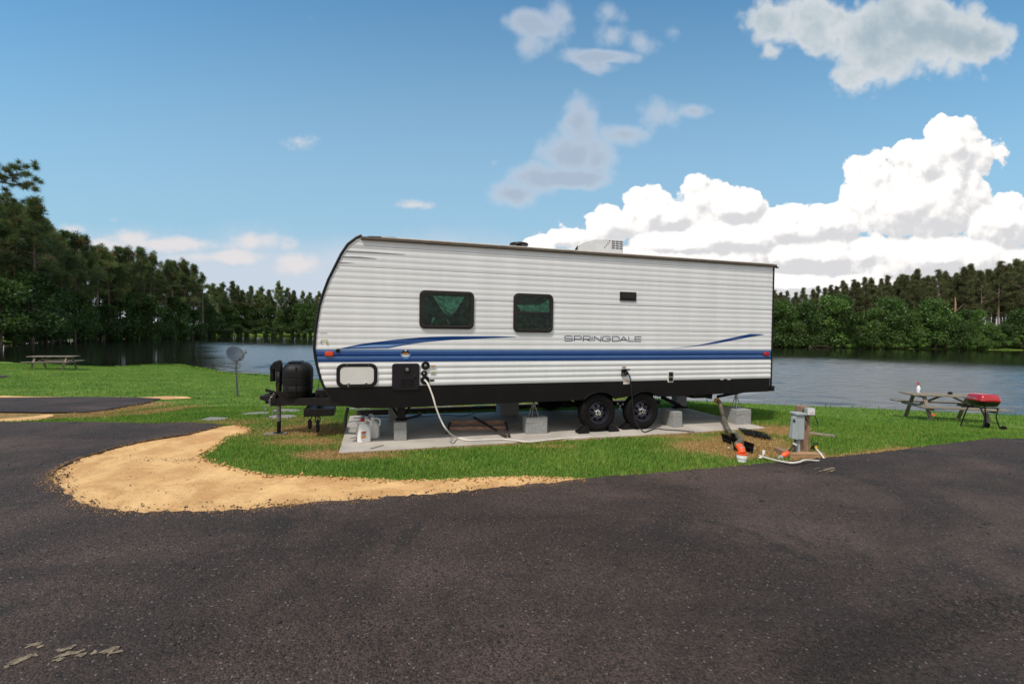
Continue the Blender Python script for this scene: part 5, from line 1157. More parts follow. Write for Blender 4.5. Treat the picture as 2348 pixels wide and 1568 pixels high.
sl4 = (0-(-.04))/(dz1-dz0); m_ = MB(); ribbon(m_, [[(.65,0),(.65,1),(0,.3),(1,.3)]], f4x-.01, f4z-.03, .055, B.y-.0042-sl4*dz1, sl4); m_.build('site_number', 'trim_black', dr_)
x0c, zc1 = pz(1832, 1035); m_ = MB(); m_.lathe([(.028, -.02), (.028, zc1+.02)], (x0c, yb-.02, 0), 'Z', 16); m_.build('conduit', 'box_grey', t, smooth=True)
x0, z1 = pz(1912, 650); x1, z0 = pz(2008, 738); m_ = MB(); m_.box(((x0+x1)/2, yb-.045, (z0+z1)/2), (x1-x0, .075, z1-z0)); jb = m_.build('junction_box', 'box_grey', t, bevel=.006)
m_ = MB(); m_.box(((x0+x1)/2, yb-.085, (z0+z1)/2), (x1-x0-.015, .006, z1-z0-.015)); m_.box(((x0+x1)/2, yb-.090, (z0+z1)/2), (.05, .006, .035)); m_.build('cover_plate', 'sticker_white', jb, bevel=.003)
def pzv(x_, y_, dy=0): a, b = pz(x_, y_); return Vector((a, yb+dy, b))
m_ = MB(); m_.tube(smoothpath([pzv(1890,670,-.02), pzv(1885,720,-.03), pzv(1910,760,-.02), pzv(1945,810,-.012)]), .007, 6); m_.tube(smoothpath([pzv(2000,690,-.03), pzv(2030,760,-.04), pzv(2062,850,-.04), pzv(2045,872,-.04), pzv(2000,835,-.02)]), .005, 6); m_.build('wire', 'cable', t, smooth=True)
# base timber
b0 = pz(1680, 1240); b1 = pz(1690, 1312); br = pz(2110, 1290)
m_ = MB(); m_.box(((b0[0]+br[0])/2-.02, SY-.16, .03), (br[0]-b0[0]+.0, .12, .10)); tag(m_.build('base_timber', 'new_wood', bevel=.006, loc=(0, 0, 0)), 'yellowish timber lying at the foot of the electric post', 'timber')
m_ = MB(); p_ = Vector((b0[0]+.03, SY+.04, .02)); m_.box(p_, (.10, .3, .10)); tag(m_.build('base_timber', 'post_wood', bevel=.006), 'short brown timber end left of the electric post foot', 'timber')
# spigot
m_ = MB(); m_.tube([pzv(2000,1160,.0), pzv(2030,1110,-.03)], .014, 8); m_.tube([pzv(2015,1165,-.02), pzv(2040,1120,-.03)], .022, 8); m_.box(pzv(2040, 1090, -.03), (.07, .03, .015)); sg = m_.build('spigot', 'trim_black', t, smooth=True)
m_ = MB(); m_.tube([pzv(2038,1120,-.04), pzv(2036,1150,-.05)], .020, 10); m_.build('brass_fitting', 'yellow', t, smooth=True)
m_ = MB(); m_.tube(smoothpath([pzv(2036,1150,-.05), pzv(2034,1195,-.16), pzv(2010,1250,-.26), grd(zz3(1945,1300), .08), grd(zz3(1850,1325), .075), grd(zz3(1760,1335), .07), grd(zz3(1650,1320), .06), grd(zz3(1540,1298), .045), grd(zz3(1430,1268), .04), grd(zz3(1360,1245), .04)]), .013, 8); tag(m_.build('water_hose', 'hose_white', smooth=True), 'white water hose curling from the post tap over the asphalt edge', 'hose')
# orange plug and cord
t = thing('power_plug', 'orange handled power plug on a black cord hanging from the box', 'plug', (0, 0, 0))
m_ = MB(); m_.tube(smoothpath([pzv(1755,990,-.10), pzv(1735,1060,-.12), pzv(1700,1115,-.13), pzv(1650,1160,-.15)]), .012, 8); m_.build('cord', 'cable', t, smooth=True)
m_ = MB(); m_.box(pzv(1735, 1078, -.13), (.05, .03, .028), Matrix.Rotation(.5, 3, 'Y')); m_.build('cord_tag', 'sticker_white', t, bevel=.003)
m_ = MB(); m_.tube([pzv(1650,1165,-.15), pzv(1640,1178,-.15), pzv(1580,1205,-.17), pzv(1560,1215,-.17)], [.02, .034, .040, .028], 12); m_.build('handle', 'orange', t, smooth=True)
m_ = MB(); m_.tube([pzv(1560,1215,-.17), pzv(1515,1250,-.17)], .028, 10); m_.box(pzv(1530, 1232, -.19), (.06, .03, .05), Matrix.Rotation(.6, 3, 'Y')); m_.box(pzv(1610, 1232, -.17), (.025, .02, .12), Matrix.Rotation(.7, 3, 'Y')); m_.build('plug_body', 'box_grey', t, bevel=.006)
m_ = MB(); m_.lathe([(.022, 0), (.022, .07)], Vector(P(*zz3(1415, 1240), 0)), 'Z', 12); tag(m_.build('pipe_stub', 'jug', smooth=True), 'tiny white pipe stub in the straw left of the orange plug', 'pipe')
for (x_, y_, lab) in ((965,1160,'crumpled white scrap left of the lower sewer elbow'), (1275,1165,'crumpled white scrap right of the black hose support'), (1370,1280,'tan wood chip beside the end of the white hose')):
    p_ = grd(zz3(x_, y_), .02); m_ = MB(); vs = [(random.uniform(-.05, .05), random.uniform(-.03, .03), random.uniform(0, .03)) for _ in range(7)]; m_.add(vs, [(0, 1, 2), (1, 2, 3), (2, 3, 4), (3, 4, 5), (4, 5, 6), (0, 2, 5)]); tag(m_.build('litter', 'jug' if 'white' in lab else 'clod', loc=p_), lab, 'litter')

# ------------------------------------------------------------------ picnic tables
def picnic_table(p, rz, L_, label):
    t = thing('picnic_table', label, 'picnic table', p, rz, 'wooden picnic tables by the lake')
    m_ = MB()
    for k in range(5): m_.box((0, -.30+.15*k, .73), (L_, .14, .038))
    m_.build('tabletop', 'old_wood', t, bevel=.004)
    for s_ in (-1, 1):
        m_ = MB()
        for k in range(2): m_.box((0, s_*(.60+.145*k), .44), (L_, .135, .038))
        m_.build('bench', 'old_wood', t, bevel=.004)
    for e in (-1, 1):
        x_ = e*(L_/2-.33)
        for s_ in (-1, 1):
            m_ = MB(); m_.beam((x_, s_*.24, .71), (x_, s_*.62, -.03), .038, .09, (1, 0, 0)); m_.build('leg', 'old_wood', t, bevel=.003)
        m_ = MB(); m_.box((x_+.04*e, 0, .395), (.038, 1.48, .09)); m_.build('bench_support', 'old_wood', t, bevel=.003)
        m_ = MB(); m_.box((x_+.04*e, 0, .685), (.038, .66, .07)); m_.build('top_support', 'old_wood', t, bevel=.003)
        m_ = MB(); m_.beam((x_+.02*e, 0, .40), (e*.12, 0, .70), .038, .085, (0, 1, 0)); m_.build('brace', 'old_wood', t, bevel=.003)
    return t
pr = G(2168, 963); PTR = picnic_table(pr, math.radians(-14), 2.0, 'weathered picnic table behind the red grill on the right lawn')
plft = G(124, 846); picnic_table(plft, math.radians(16), 2.1, 'weathered picnic table by the water on the far left lawn')
rt = Matrix.Rotation(math.radians(-14), 3, 'Z')
t = thing('spray_bottle', 'white spray bottle with red nozzle standing on the right picnic table', 'spray bottle', pr+rt @ Vector((-.62, .12, .752)))
m_ = MB(); m_.lathe([(.045, 0), (.048, .01), (.048, .13), (.03, .19), (.016, .22)], (0, 0, 0), 'Z', 14); m_.build('bottle', 'jug', t, smooth=True); m_ = MB(); m_.box((.012, -.047, .06), (.03, .004, .06)); m_.build('paper_label', 'sticker_blue', t)
m_ = MB(); m_.lathe([(.02, .22), (.018, .26), (.012, .31)], (0, 0, 0), 'Z', 10); m_.box((-.035, 0, .27), (.09, .02, .022)); m_.build('nozzle', 'red', t)
m_ = MB(); m_.lathe([(.05, 0), (.055, .02), (.055, .05), (.03, .07)], (0, 0, 0), 'Z', 14); tag(m_.build('cup', 'trim_black', loc=pr+rt @ Vector((.12, .05, .75)), smooth=True), 'small dark cup left on the right picnic table', 'cup')
p_ = G(2139, 954); m_ = MB(); m_.lathe([(.02, 0), (.055, .02), (.05, .06), (.015, .075)], (0, 0, 0), 'Z', 12, 1.5); tag(m_.build('ball', 'orange', loc=p_, smooth=True), 'small orange toy in the grass under the right picnic table', 'toy')
p_ = G(2262, 955); m_ = MB(); m_.lathe([(.07, 0), (.09, .10), (.095, .12)], (0, 0, 0), 'Z', 14); tag(m_.build('pail', 'jug', loc=p_+Vector((0, 0, .15)), smooth=True), 'small white pail behind the grill legs', 'pail') if False else None

# ------------------------------------------------------------------ grill
pg = G(2252, 984); t = thing('charcoal_grill', 'red lidded charcoal grill on black folding legs with small wheels', 'grill', pg, math.radians(-6))
def superloop(rx, ry, z, n=40, pw=.45): return [(rx*math.copysign(abs(math.cos(a))**pw, math.cos(a)), ry*math.copysign(abs(math.sin(a))**pw, math.sin(a)), z) for a in [2*PI*i/n for i in range(n)]]
def loft(loops, name, m_, parent):
    n = len(loops[0]); mb = MB(); vs = sum(loops, []); fs = [(i*n+j, i*n+(j+1) % n, (i+1)*n+(j+1) % n, (i+1)*n+j) for i in range(len(loops)-1) for j in range(n)]+[tuple(range(n))[::-1], tuple(range((len(loops)-1)*n, len(loops)*n))]; mb.add(vs, fs); return mb.build(name, m_, parent, smooth=True)
W2 = .235
loft([superloop(W2*.55, .13, .53), superloop(W2*.80, .19, .55), superloop(W2*.90, .215, .60), superloop(W2*.97, .235, .665)], 'bowl', 'black_gloss', t)
loft([superloop(W2*1.03, .235, .668), superloop(W2*1.03, .235, .690), superloop(W2*.97, .235, .70), superloop(W2*.93, .225, .755), superloop(W2*.86, .20, .795), superloop(W2*.70, .155, .815), superloop(W2*.4, .08, .82)], 'lid', 'enamel_red', t)
m_ = MB(); m_.tube(smoothpath([(-W2-.0, -.10, .70), (-W2-.05, -.10, .72), (-W2-.05, .10, .72), (-W2, .10, .70)]), .010, 8); m_.build('handle', 'chrome', t, smooth=True)
for x_, sg_ in ((-.17, -1), (.17, 1)):
    for fr_ in (-1, 1):
        m_ = MB(); m_.tube(smoothpath([(x_-sg_*.10, fr_*.16, .52), (x_+sg_*.0, fr_*.16, .48), (x_+sg_*.05*fr_, fr_*.19, .30), (x_+sg_*(.02 if fr_ < 0 else .10), fr_*.23, .0)]), .013, 8); m_.build('leg', 'trim_black', t, smooth=True)
m_ = MB(); m_.tube([(-.2, -.16, .50), (-.14, -.16, .515), (.14, -.16, .515), (.2, -.16, .50)], .012, 8); m_.build('leg_frame', 'trim_black', t, smooth=True); m_ = MB(); m_.tube([(-.2, .16, .50), (.2, .16, .50)], .012, 8); m_.build('leg_frame', 'trim_black', t, smooth=True)
for yy in (-.2, .2):
    m_ = MB(); m_.lathe([(.06, -.02), (.065, -.012), (.065, .012), (.06, .02)], (.26, yy, .06), 'Y', 20); m_.build('wheel', 'rubber', t, smooth=True)

# ------------------------------------------------------------------ satellite dish
pd = G(545, 909); t = thing('satellite_dish', 'grey satellite dish on a leaning pole in the lawn left of the trailer', 'satellite dish', pd)
dsc = pd.y/FPX
m_ = MB(); top = Vector((-.055, 0, 1.14)); m_.tube([(0, 0, -.05), top], .031, 12); m_.build('pole', 'galv', t, smooth=True)
R0 = .30; nrm = Vector((.64, -.46, .62)).normalized(); cD = top+Vector((0, -.05, .28)); a1 = nrm.cross(Vector((0, 0, 1))).normalized(); a2 = a1.cross(nrm); vs = []; fs = []; nr, na = 7, 36
for i in range(nr):
    r = R0*i/(nr-1)
    for k in range(na): a = 2*PI*k/na; vs.append(cD+a1*r*.92*math.cos(a)+a2*r*math.sin(a)-nrm*(.06*(1-(i/(nr-1))**2)))
for i in range(nr-1):
    for k in range(na): fs.append((i*na+k, i*na+(k+1) % na, (i+1)*na+(k+1) % na, (i+1)*na+k))
m_ = MB(); m_.add(vs, fs); dd_ = m_.build('dish', 'dish_grey', t, smooth='all'); sd = dd_.modifiers.new('thick', 'SOLIDIFY'); sd.thickness = .012
m_ = MB(); lnb = cD+Vector((.50, -.22, .07)); m_.beam(cD+Vector((.08, 0, -.20)), lnb, .03, .045); m_.build('arm', 'galv', t, bevel=.003)
m_ = MB(); m_.tube([lnb, lnb+Vector((-.05, .03, .03))], .028, 10); m_.tube([lnb+Vector((-.03, 0, .05)), lnb+Vector((-.11, .05, .10))], [.02, .032], 10); m_.build('receiver', 'stone', t, smooth=True)
m_ = MB(); m_.box(top+Vector((0, .0, .0)), (.09, .09, .14)); m_.beam(top, cD-nrm*.07, .05, .06); m_.build('bracket', 'galv', t, bevel=.004)
m_ = MB(); m_.tube(smoothpath([top+Vector((-.02, -.03, 0)), top+Vector((-.20, -.03, -.05)), top+Vector((-.24, -.03, -.18)), top+Vector((-.02, -.03, -.22)), (-.02, -.03, .5), (0, -.03, 0)]), .008, 6); m_.tube(smoothpath([top+Vector((.02, -.03, 0)), top+Vector((.14, -.03, -.06)), top+Vector((.13, -.03, -.2)), top+Vector((.0, -.03, -.18))]), .007, 6); m_.build('cable', 'cable', t, smooth=True)

# ------------------------------------------------------------------ trees
def clump_tris(centers, rad, per_, ln, wd, up=.35):
    V = []; n = len(centers)
    c_ = np.repeat(np.array(centers), per_, 0); r = np.repeat(np.array(rad), per_); N_ = len(c_)
    d = RNG.normal(0, 1, (N_, 3)); d[:, 2] += up; d /= np.linalg.norm(d, axis=1)[:, None]
    p0_ = c_+d*(r*RNG.uniform(.1, .8, N_))[:, None]; l = ln*RNG.uniform(.6, 1.3, N_); d2 = d+RNG.normal(0, .35, (N_, 3)); d2 /= np.linalg.norm(d2, axis=1)[:, None]
    s_ = np.cross(d2, RNG.normal(0, 1, (N_, 3))); s_ /= np.linalg.norm(s_, axis=1)[:, None]; wv = wd*RNG.uniform(.7, 1.3, N_)
    a = p0_-s_*wv[:, None]/2; b = p0_+s_*wv[:, None]/2; t_ = p0_+d2*l[:, None]
    return np.stack([a, b, t_], 1).reshape(-1, 3)
def leaf_quads(pts, size):
    n = len(pts); c_ = np.array(pts); a = RNG.normal(0, 1, (n, 3)); a /= np.linalg.norm(a, axis=1)[:, None]; b = np.cross(a, RNG.normal(0, 1, (n, 3))); b /= np.linalg.norm(b, axis=1)[:, None]; s_ = (size*RNG.uniform(.5, 1.3, n))[:, None]
    return np.stack([c_-a*s_*.5, c_-b*s_*.32, c_+a*s_*.5, c_+b*s_*.32], 1).reshape(-1, 3)
def tree_objs(name, label, cat, group, trunk_mb, tris, quads, leaf, bark='bark', extra=None):
    t = thing(name, label, cat, (0, 0, -500), 0, group); kids = []
    tr = trunk_mb.build('trunk', bark, t, smooth=True); kids.append(tr)
    if quads is not None:
        me = rawmesh('crown', quads, np.arange(len(quads)).reshape(-1, 4))
    else: me = rawmesh('crown', tris, np.arange(len(tris)).reshape(-1, 3))
    me.materials.append(M[leaf]); o = bpy.data.objects.new('crown', me); COL.objects.link(o); o.parent = t; kids.append(o)
    KIDS[t.name] = kids; return t
def pine(h, seed, crown=.5, leaf='needles', spread=3.0, dens=1.0, bark='bark', nl=.50, nw=.062, per_=80, dead=8, taper=.62, rmax=.85):
    rs = random.Random(seed); mb = MB(); bend = [(rs.uniform(-.3, .3), rs.uniform(-.3, .3)) for _ in range(3)]
    def tp(z): k = z/h; return Vector((bend[0][0]*k*2+bend[1][0]*math.sin(k*5), bend[0][1]*k*2+bend[1][1]*math.sin(k*4), z))
    r0 = .012*h+.02; mb.tube([tp(h*k/9) for k in range(10)], [r0*(1-.085*k)**1.05 for k in range(10)], 8)
    C_ = []; R_ = []; nb = int(34*dens)
    for i in range(nb):
        k = (1-crown)+crown*(i+rs.random())/nb; z = h*k; rel = (k-(1-crown))/crown
        ln = spread*(.45+.75*math.sin(PI*min(1, rel*.85+.22)))*(1-taper*rel**2)*rs.uniform(.55, 1.15); a = rs.uniform(0, 2*PI); el = rs.uniform(-.05, .55)+.35*rel
        p0_ = tp(z); d = Vector((math.cos(a)*math.cos(el), math.sin(a)*math.cos(el), math.sin(el))); e = p0_+d*ln+Vector((0, 0, .12*ln))
        mb.tube([p0_, p0_+d*ln*.5, e], [.05+.01*ln, .035, .015], 5)
        for q in range(rs.randint(3, 5)):
            f = rs.uniform(.45, 1.05); o_ = Vector((rs.gauss(0, .35), rs.gauss(0, .35), rs.gauss(.1, .22)))*(.5+ln*.16); c_ = p0_+(e-p0_)*f+o_; C_.append(tuple(c_)); R_.append(rs.uniform(.36, rmax))
            if rs.random() < .5: mb.tube([p0_+(e-p0_)*f*.8, c_], [.02, .01], 4)
    C_.append(tuple(tp(h))); R_.append(.4)
    for i in range(dead):
        z = h*rs.uniform(.22, 1-crown+.12); a = rs.uniform(0, 2*PI); ln = rs.uniform(.6, 2.2); p0_ = tp(z); d = Vector((math.cos(a), math.sin(a), rs.uniform(-.25, .4))); mb.tube([p0_, p0_+d*ln*.6, p0_+d*ln+Vector((0, 0, -.1))], [.03, .02, .008], 4)
    return mb, clump_tris(C_, R_, per_, nl, nw)
def broad(h, w_, seed, n_lobe=16, leaves=9000, size=.42):
    rs = random.Random(seed); mb = MB(); mb.tube([(0, 0, -.4), (rs.uniform(-.2, .2), rs.uniform(-.2, .2), h*.35), (rs.uniform(-.4, .4), rs.uniform(-.4, .4), h*.75)], [.02*h, .014*h, .005*h], 7); pts = []
    lobes = []
    for i in range(n_lobe):
        k = rs.uniform(.15, .92); a = rs.uniform(0, 2*PI); rr = w_/2*math.sin(PI*min(1, .15+k*.8))*rs.uniform(.25, .85); c_ = np.array([rr*math.cos(a), rr*math.sin(a), h*k]); lobes.append((c_, rs.uniform(.13, .24)*min(h, w_*1.2))); mb.tube([(0, 0, h*k*.6), tuple(c_)], [.05, .02], 4)
    lobes.append((np.array([0, 0, h*.88]), .12*h))
    per_ = leaves//len(lobes); out = []
    for c_, r in lobes:
        d = RNG.normal(0, 1, (per_, 3)); d /= np.linalg.norm(d, axis=1)[:, None]; rad = r*np.clip(RNG.normal(.86, .17, per_), .1, 1.25)*(1+.22*np.sin(d[:, 0]*6+c_[0])*np.sin(d[:, 1]*5+c_[2])); out.append(c_+d*rad[:, None]*np.array([1, 1, .8]))
    P_ = np.vstack(out); P_ = P_[P_[:, 2] > -.2]; return mb, leaf_quads(P_, size)
GPL = 'pines in the dark forest left of the trailer'; GPR = 'pines in the tall stand right of the trailer'; GBR = 'leafy trees along the right shore'; GBL = 'bushes along the left shore'; GBS = 'bushes along the right shore'
LPL = 'dark green pine in the forest across the water on the left'; LPR = 'tall slim pine in the dense stand across the lake on the right'
LBR = 'bright green leafy tree at the foot of the pines on the right shore'; LBL = 'dark green bush hanging over the water on the left shore'; LBS = 'round green bush on the right shore at the waterline'
LP = []; RP = []; BT = []; BL = []; BS = []; LB2 = []
for s_, (h, cr, sp_, dn) in enumerate(((20, .54, 3.2, 1.15), (20, .48, 2.9, 1.0), (20, .62, 3.3, 1.25), (20, .52, 2.7, .95), (20, .34, 2.4, .55))):
    mb, tr = pine(h, 100+s_, cr, spread=sp_, dens=dn, dead=12); LP.append(tree_objs('pine_tree', LPL, 'pine', GPL, mb, tr, None, 'needles_dark' if s_ % 2 else 'needles', 'bark_pale' if s_ in (1, 4) else 'bark'))
for s_, (h, cr, sp_, dn) in enumerate(((20, .58, 2.4, 1.5), (20, .52, 2.2, 1.35), (20, .64, 2.6, 1.6), (20, .57, 2.3, 1.4))):
    mb, tr = pine(h, 200+s_, cr, spread=sp_, dens=dn, per_=42, dead=22, taper=.80, rmax=.60, nl=.46); RP.append(tree_objs('pine_tree', LPR, 'pine', GPR, mb, tr, None, 'needles_brown', 'bark_pale' if s_ % 2 else 'bark'))
for s_ in range(4):
    mb, qd = broad(10, 7.5, 300+s_, 17, 9000, .40); BT.append(tree_objs('leafy_tree', LBR, 'tree', GBR, mb, None, qd, ('leaves', 'leaves_mid', 'leaves_dark', 'leaves_mid')[s_]))
for s_ in range(3):
    mb, qd = broad(4.5, 6.0, 400+s_, 12, 5000, .34); BL.append(tree_objs('shore_bush', LBL, 'bush', GBL, mb, None, qd, 'leaves_dark'))
for s_ in range(3):
    mb, qd = broad(4.0, 5.5, 450+s_, 12, 5000, .34); BS.append(tree_objs('shore_bush', LBS, 'bush', GBS, mb, None, qd, 'leaves'))
for s_ in range(3):
    mb, qd = broad(11, 7.0, 480+s_, 16, 8000, .42); LB2.append(tree_objs('leafy_tree', 'dark leafy tree standing among the pines on the left shore', 'tree', 'leafy trees in the left forest', mb, None, qd, 'leaves_dark'))
FIRST = set()
BASEL = {}
def plant(protos, i, x_, y_, h, h0, label=None):
    z = float(hgt(x_, y_))-.15; s_ = h/h0; p = protos[i % len(protos)]
    if p.name not in FIRST:
        FIRST.add(p.name); p.location = (x_, y_, z); p.scale = (s_, s_, s_); p.rotation_euler = (0, 0, random.uniform(0, 6.28))
        BASEL[p.name] = p['label']
        if label: p['label'] = label
        return p
    return copy_tree(p, (x_, y_, z), random.uniform(0, 6.28), s_, label or BASEL[p.name])
def pxof(x_, y_): return CX+FPX*x_/y_
def hrz(px): return 762+.0125*(px-CX)
CROWNS = ['broad', 'open', 'dense', 'ragged', 'thin']
def zone(px):
    for lim, tx in ((60, 'at the far left edge of the photo'), (200, 'above the left picnic table'), (330, 'in the middle of the left forest'), (470, 'where the left treeline steps down'), (560, 'above and left of the satellite dish'), (660, 'above the tongue jack'), (1000, 'just left of the trailer nose'), (1740, 'behind the trailer'), (1880, 'just right of the trailer'), (2000, 'a little right of the trailer rear'), (2120, 'above the left end of the right table'), (2240, 'above the red grill'), (9999, 'at the right edge of the photo')):
        if px < lim: return tx
def place_px(protos, i, px, top, dist, h0, label=None, hmul=1.0, row='front'):
    if label is None:
        k_ = i % len(protos); nm = protos[k_].name.split('.')[0].replace('_', ' ')
        label = '%s crowned %s, %s row, %s' % (CROWNS[k_ % 5], nm, row, zone(px))
    d = ray(px, 770); k = dist/d[1]; x_, y_ = d[0]*k, dist; zb_ = float(hgt(x_, y_)); h = ((hrz(px)-top)/FPX*dist+HC-zb_)*hmul; return plant(protos, i, x_, y_, h, h0, label)
sky_l = [(-40,455,74),(0,462,76),(30,470,80),(72,462,78),(95,484,84),(118,510,90),(146,534,96),(173,544,98),(196,548,104),(225,568,108),(250,572,112),(268,570,116),(294,575,118),(320,573,122),(348,585,126),(380,600,130),(395,603,138),(420,602,140),(445,611,146),(462,630,152),(484,652,175),(498,660,196),(512,652,205),(530,648,208),(548,658,212),(560,667,214),(578,658,212),(600,661,214),(618,667,216),(637,649,212),(656,662,216),(672,668,218),(693,671,218),(712,673,216),(728,671,218),(745,674,218)]
ulab = {637: 'slim pine with a bare pale trunk and small flat crown standing above its neighbours', 268: 'broad pine with a pale bare trunk near the middle of the left forest', 72: 'tall pine with a spiky top at the left edge of the photo'}
for i, (px, top, ds) in enumerate(sky_l):
    place_px([LP[4]] if px == 637 else LP, i, px, top, ds, 20, ulab.get(px))
for r in range(3):
    for px in range(-110, 760, 26):
        if r == 2 and random.random() < .4: continue
        q = px+random.uniform(-9, 9); top = np.interp(q, [p[0] for p in sky_l], [p[1] for p in sky_l]); ds = np.interp(q, [p[0] for p in sky_l], [p[2] for p in sky_l])
        place_px(LP, random.randint(0, 4), q, top+random.uniform(10, 34)*(1 if q < 480 else .5)+(8*r if q < 480 else 3*r), ds+(r+1)*random.uniform(5, 9), 20, row=('second', 'third', 'back')[r])
for px in list(range(-100, 480, 34))+list(range(480, 760, 11)):
    q = px+random.uniform(-6, 6); top = np.interp(q, [p[0] for p in sky_l], [p[1] for p in sky_l]); ds = np.interp(q, [p[0] for p in sky_l], [p[2] for p in sky_l]); base = hrz(q)+2.96*FPX/ds
    place_px(LB2, random.randint(0, 2), q, base-(base-top)*(random.uniform(.36, .60) if q < 470 else random.uniform(.38, .78)), ds-random.uniform(0, 4)+(0 if q < 480 else random.choice((0, 18))), 11)
shore_l = [(x_, y_) for x_, y_ in ((-120,68),(-81,72),(-93,90),(-112,126),(-115,195),(-95,205),(-40,205),(20,195))]
def along(pts, stepd):
    out = []; acc = 0
    for a, b in zip(pts[:-1], pts[1:]):
        a = np.array(a); b = np.array(b); L_ = np.hypot(*(b-a)); s_ = acc
        while s_ < L_: out.append(a+(b-a)*s_/L_); s_ += stepd*random.uniform(.7, 1.3)
        acc = s_-L_
    return out
for i, q in enumerate(along(FAR[5:], 3.4)[::1]):
    out_ = np.array((-1.0, .25)) if q[0] < -70 and q[1] < 192 else np.array((0, 1.0)); x_, y_ = q+out_*random.uniform(-.9, .9); plant(BL, i, x_, y_, random.uniform(2.6, 5.2), 4.5, '%s dark bush at the waterline, %s' % (('low', 'spreading', 'rounded')[i % 3], zone(pxof(x_, y_))))
# right side
sky_r = [(1760,662,128),(1774,664,126),(1790,668,124),(1806,665,124),(1823,668,124),(1840,658,124),(1858,662,124),(1875,655,124),(1890,658,124),(1903,652,124),(1916,655,124),(1929,642,124),(1942,648,124),(1955,640,124),(1968,645,124),(1981,634,124),(2001,635,124),(2016,638,124),(2035,631,124),(2048,636,124),(2058,628,124),(2074,630,124),(2093,617,124),(2116,635,124),(2132,630,124),(2147,618,124),(2162,628,124),(2173,621,124),(2196,612,124),(2210,618,124),(2225,604,124),(2248,621,124),(2266,615,124),(2288,599,124),(2302,610,124),(2317,604,124),(2334,592,124),(2352,594,124),(2372,590,124),(2395,585,124)]
for i, (px, top, ds) in enumerate(sky_r): place_px(RP, i, px, top+3, ds+random.uniform(2, 9), 20, 'dead looking spiky pine top sticking out above the right treeline' if px == 2093 else None)
for r in range(3):
    for px in range(1740, 2440, 18):
        q = px+random.uniform(-6, 6); top = np.interp(q, [p[0] for p in sky_r], [p[1] for p in sky_r]); place_px(RP, random.randint(0, 3), q, top+random.uniform(8, 26), 133+8*r+random.uniform(-2, 2), 20, row=('second', 'third', 'back')[r])
br = [(1794,690),(1822,712),(1857,693),(1885,715),(1903,679),(1926,679),(1960,728),(1985,722),(2001,707),(2041,684),(2058,693),(2085,718),(2110,707),(2145,687),(2170,735),(2213,713),(2242,710),(2274,745),(2300,742),(2331,710),(2360,715),(1770,700)]
for i, (px, top) in enumerate(br): place_px(BT, i, px, top, 121+random.uniform(-1, 3), 10, 'leafy tree with the brightest green crown, alone against the dark pines' if px == 2145 else None)
for px in range(1765, 2420, 32): place_px(BT, random.randint(0, 3), px+random.uniform(-10, 10), random.uniform(728, 768), 119.5+random.uniform(-.5, 2), 10)
for i, q in enumerate(along(FAR[0:5], 4.2)): x_, y_ = q+np.array((random.uniform(-1, 1), random.uniform(-.5, 2.0))); plant(BS, i, x_, y_, random.uniform(2.4, 4.8), 4.0, '%s green bush at the far waterline, %s' % (('low', 'spreading', 'rounded')[i % 3], zone(pxof(x_, y_))))
# trees hidden behind the trailer, thin row so that the shore closes there
for px in range(780, 1760, 60): place_px(LP, random.randint(0, 4), px, 690, np.interp(px, [780, 1300, 1760], [215, 215, 150]), 20)
# broken pale snag in the right stand and shore logs
d = ray(2188, 770); t = thing('dead_snag', 'broken pale dead trunk among the dark pines on the right', 'dead tree', (d[0]*125/d[1], 125, -1.0)); m_ = MB(); m_.tube([(0, 0, 0), (.1, 0, 6), (.05, 0, 12), (-.1, 0, 14)], [.3, .26, .2, .08], 8); m_.build('trunk', 'new_wood', t, smooth=True); m_ = MB(); m_.tube([(.1, 0, 10), (2.5, 0, 12.2)], [.08, .03], 5); m_.tube([(.1, 0, 9), (-2.2, 0, 6)], [.08, .03], 5); m_.build('branch', 'bark_pale', t)
for (x_, y_, rz, lab) in ((2100, 800, .6, 'pale fallen branch leaning into the lake at the right shore'), (1880, 797, .1, 'pale driftwood log at the waterline on the right shore')):
    q = P(x_+(240 if x_ == 2100 else 0)-(0), y_, WZ); m_ = MB(); m_.tube([(-3, 0, .1), (0, 0, .5), (3, .3, 1.8 if x_ == 2100 else .2)], [.12, .1, .05], 6); tag(m_.build('fallen_branch', 'bark_pale', loc=q, rz=rz*.2, smooth=True), lab, 'branch')
for (x_, y_, s_, lab) in ((512, 770.5, .5, 'small pale float on the water before the left forest'), (127, 779, .22, 'tiny white float close to the left shore')):
    q = P(x_, y_, WZ); m_ = MB(); m_.lathe([(s_*.6, 0), (s_, s_*.2), (s_, s_*.6), (s_*.5, s_*.8)], (0, 0, 0), 'Z', 14, 1.6); tag(m_.build('float', 'jug', loc=q, smooth=True), lab, 'float')

# close pine whose long-needled limbs reach into the top left
d = ray(-75, 770); nx, ny = d[0]*30/d[1], 30.0; nzg = float(hgt(nx, ny))
t = thing('pine_tree', 'near pine with long-needled limbs reaching in at the left edge high above the water', 'pine', (nx, ny, nzg))
def nearpt(px, py, dy=0): dd = ray(px, py); k = (30+dy)/dd[1]; return Vector((dd[0]*k-nx, dy, HC+dd[2]*k-nzg))
mb = MB(); mb.tube([(0, 0, -.2), (.15, 0, 5), (-.1, .1, 10), (.1, 0, 14)], [.26, .2, .13, .04], 10)
C_ = []; R_ = []
limbs = [[(-75,470),(-20,430),(20,410),(52,398)], [(5,418),(40,424),(70,425)], [(-75,500),(-30,470),(8,462),(28,466)], [(-75,440),(-40,400),(-5,392),(18,386)], [(-75,520),(-30,500),(-5,488)], [(-75,430),(-50,400),(-45,370)], [(-75,480),(-110,450),(-150,430)], [(-75,520),(-120,500),(-160,500)]]
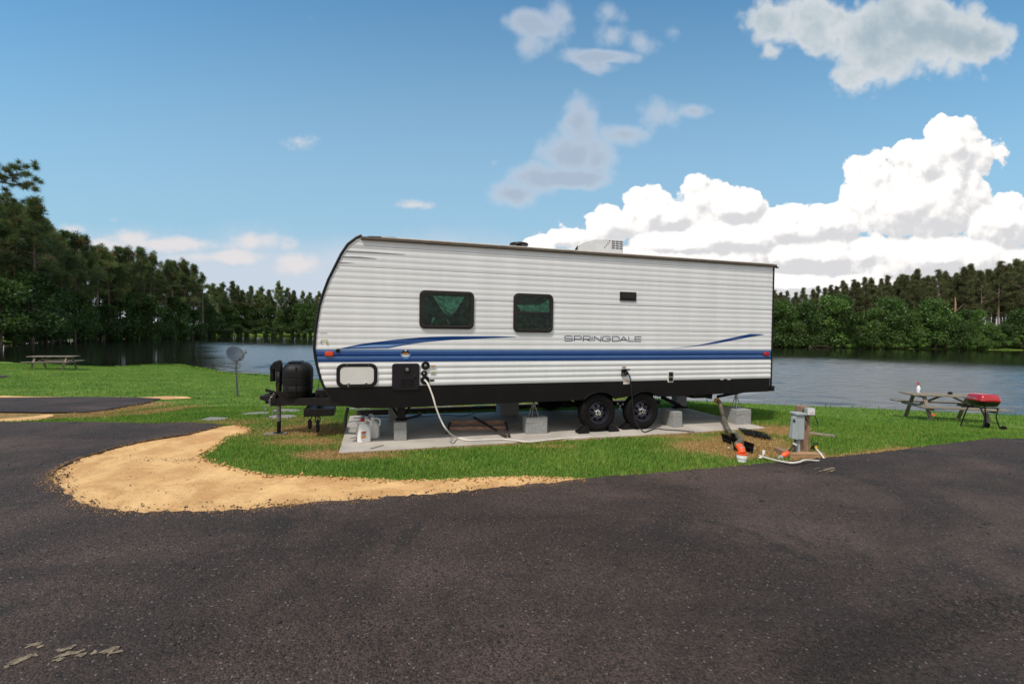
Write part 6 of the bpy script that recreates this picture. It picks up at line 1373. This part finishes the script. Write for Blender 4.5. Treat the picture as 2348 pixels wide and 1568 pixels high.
for li, lb in enumerate(limbs):
    pl = [nearpt(*p, dy=.4*math.sin(li*2)*k_) for k_, p in enumerate(lb)]; sp_ = smoothpath(pl, 5); mb.tube(sp_, [max(.012, .06*(1-i/len(sp_))) for i in range(len(sp_))], 6)
    for k_ in range(9):
        f = random.uniform(.55, 1.0); c_ = sp_[int(f*(len(sp_)-1))]+Vector((random.gauss(0, .3), random.gauss(0, .45), random.gauss(.12, .16))); C_.append(tuple(c_)); R_.append(.07); mb.tube([sp_[int(f*.95*(len(sp_)-1))], c_], [.014, .008], 4)
for (x_, y_) in ((60,383),(75,380),(45,388),(66,395),(82,388),(30,385),(15,395),(55,400),(80,410),(70,426),(82,432),(60,430),(20,448),(30,462),(15,470),(25,478),(5,455),(0,480),(12,440),(-5,400),(5,410),(-10,388)):
    for _ in range(2): C_.append(tuple(nearpt(x_+random.gauss(0, 3), y_+random.gauss(0, 3), random.uniform(-.4, .4)))); R_.append(.07)
for _ in range(260):
    z = random.uniform(8.2, 14.4); a = random.uniform(0, 6.28); r = random.uniform(.3, 2.5)*(1-.5*(z-8)/7); p_ = Vector((r*math.cos(a)-.9, r*math.sin(a), z)); C_.append(tuple(p_)); R_.append(.1)
mb.build('trunk', 'bark', t, smooth=True); tr = clump_tris(C_, [r_*1.6 for r_ in R_], 120, .27, .020, .5); me = rawmesh('crown', tr, np.arange(len(tr)).reshape(-1, 3)); me.materials.append(M['needles_dark']); o = bpy.data.objects.new('crown', me); COL.objects.link(o); o.parent = t
# mid-distance taller pines at the left edge in front of the forest

seen = {}
for o in [q for q in bpy.data.objects if q.parent is None and q.get('category') in ('pine', 'tree', 'bush')]: seen.setdefault(o['label'], []).append(o)
for lab, os_ in seen.items():
    if len(os_) == 2 and abs(pxof(os_[0].location.x, os_[0].location.y)-pxof(os_[1].location.x, os_[1].location.y)) > 12 and len(lab.split()) < 15:
        a_, b_ = sorted(os_, key=lambda o: o.location.x/o.location.y); a_['label'] = lab+', left one'; b_['label'] = lab+', right one'
    elif len(os_) == 3 and len(lab.split()) < 15:
        for o, t_ in zip(sorted(os_, key=lambda o: o.location.x/o.location.y), ('leftmost', 'middle', 'rightmost')): o['label'] = t_+' '+lab
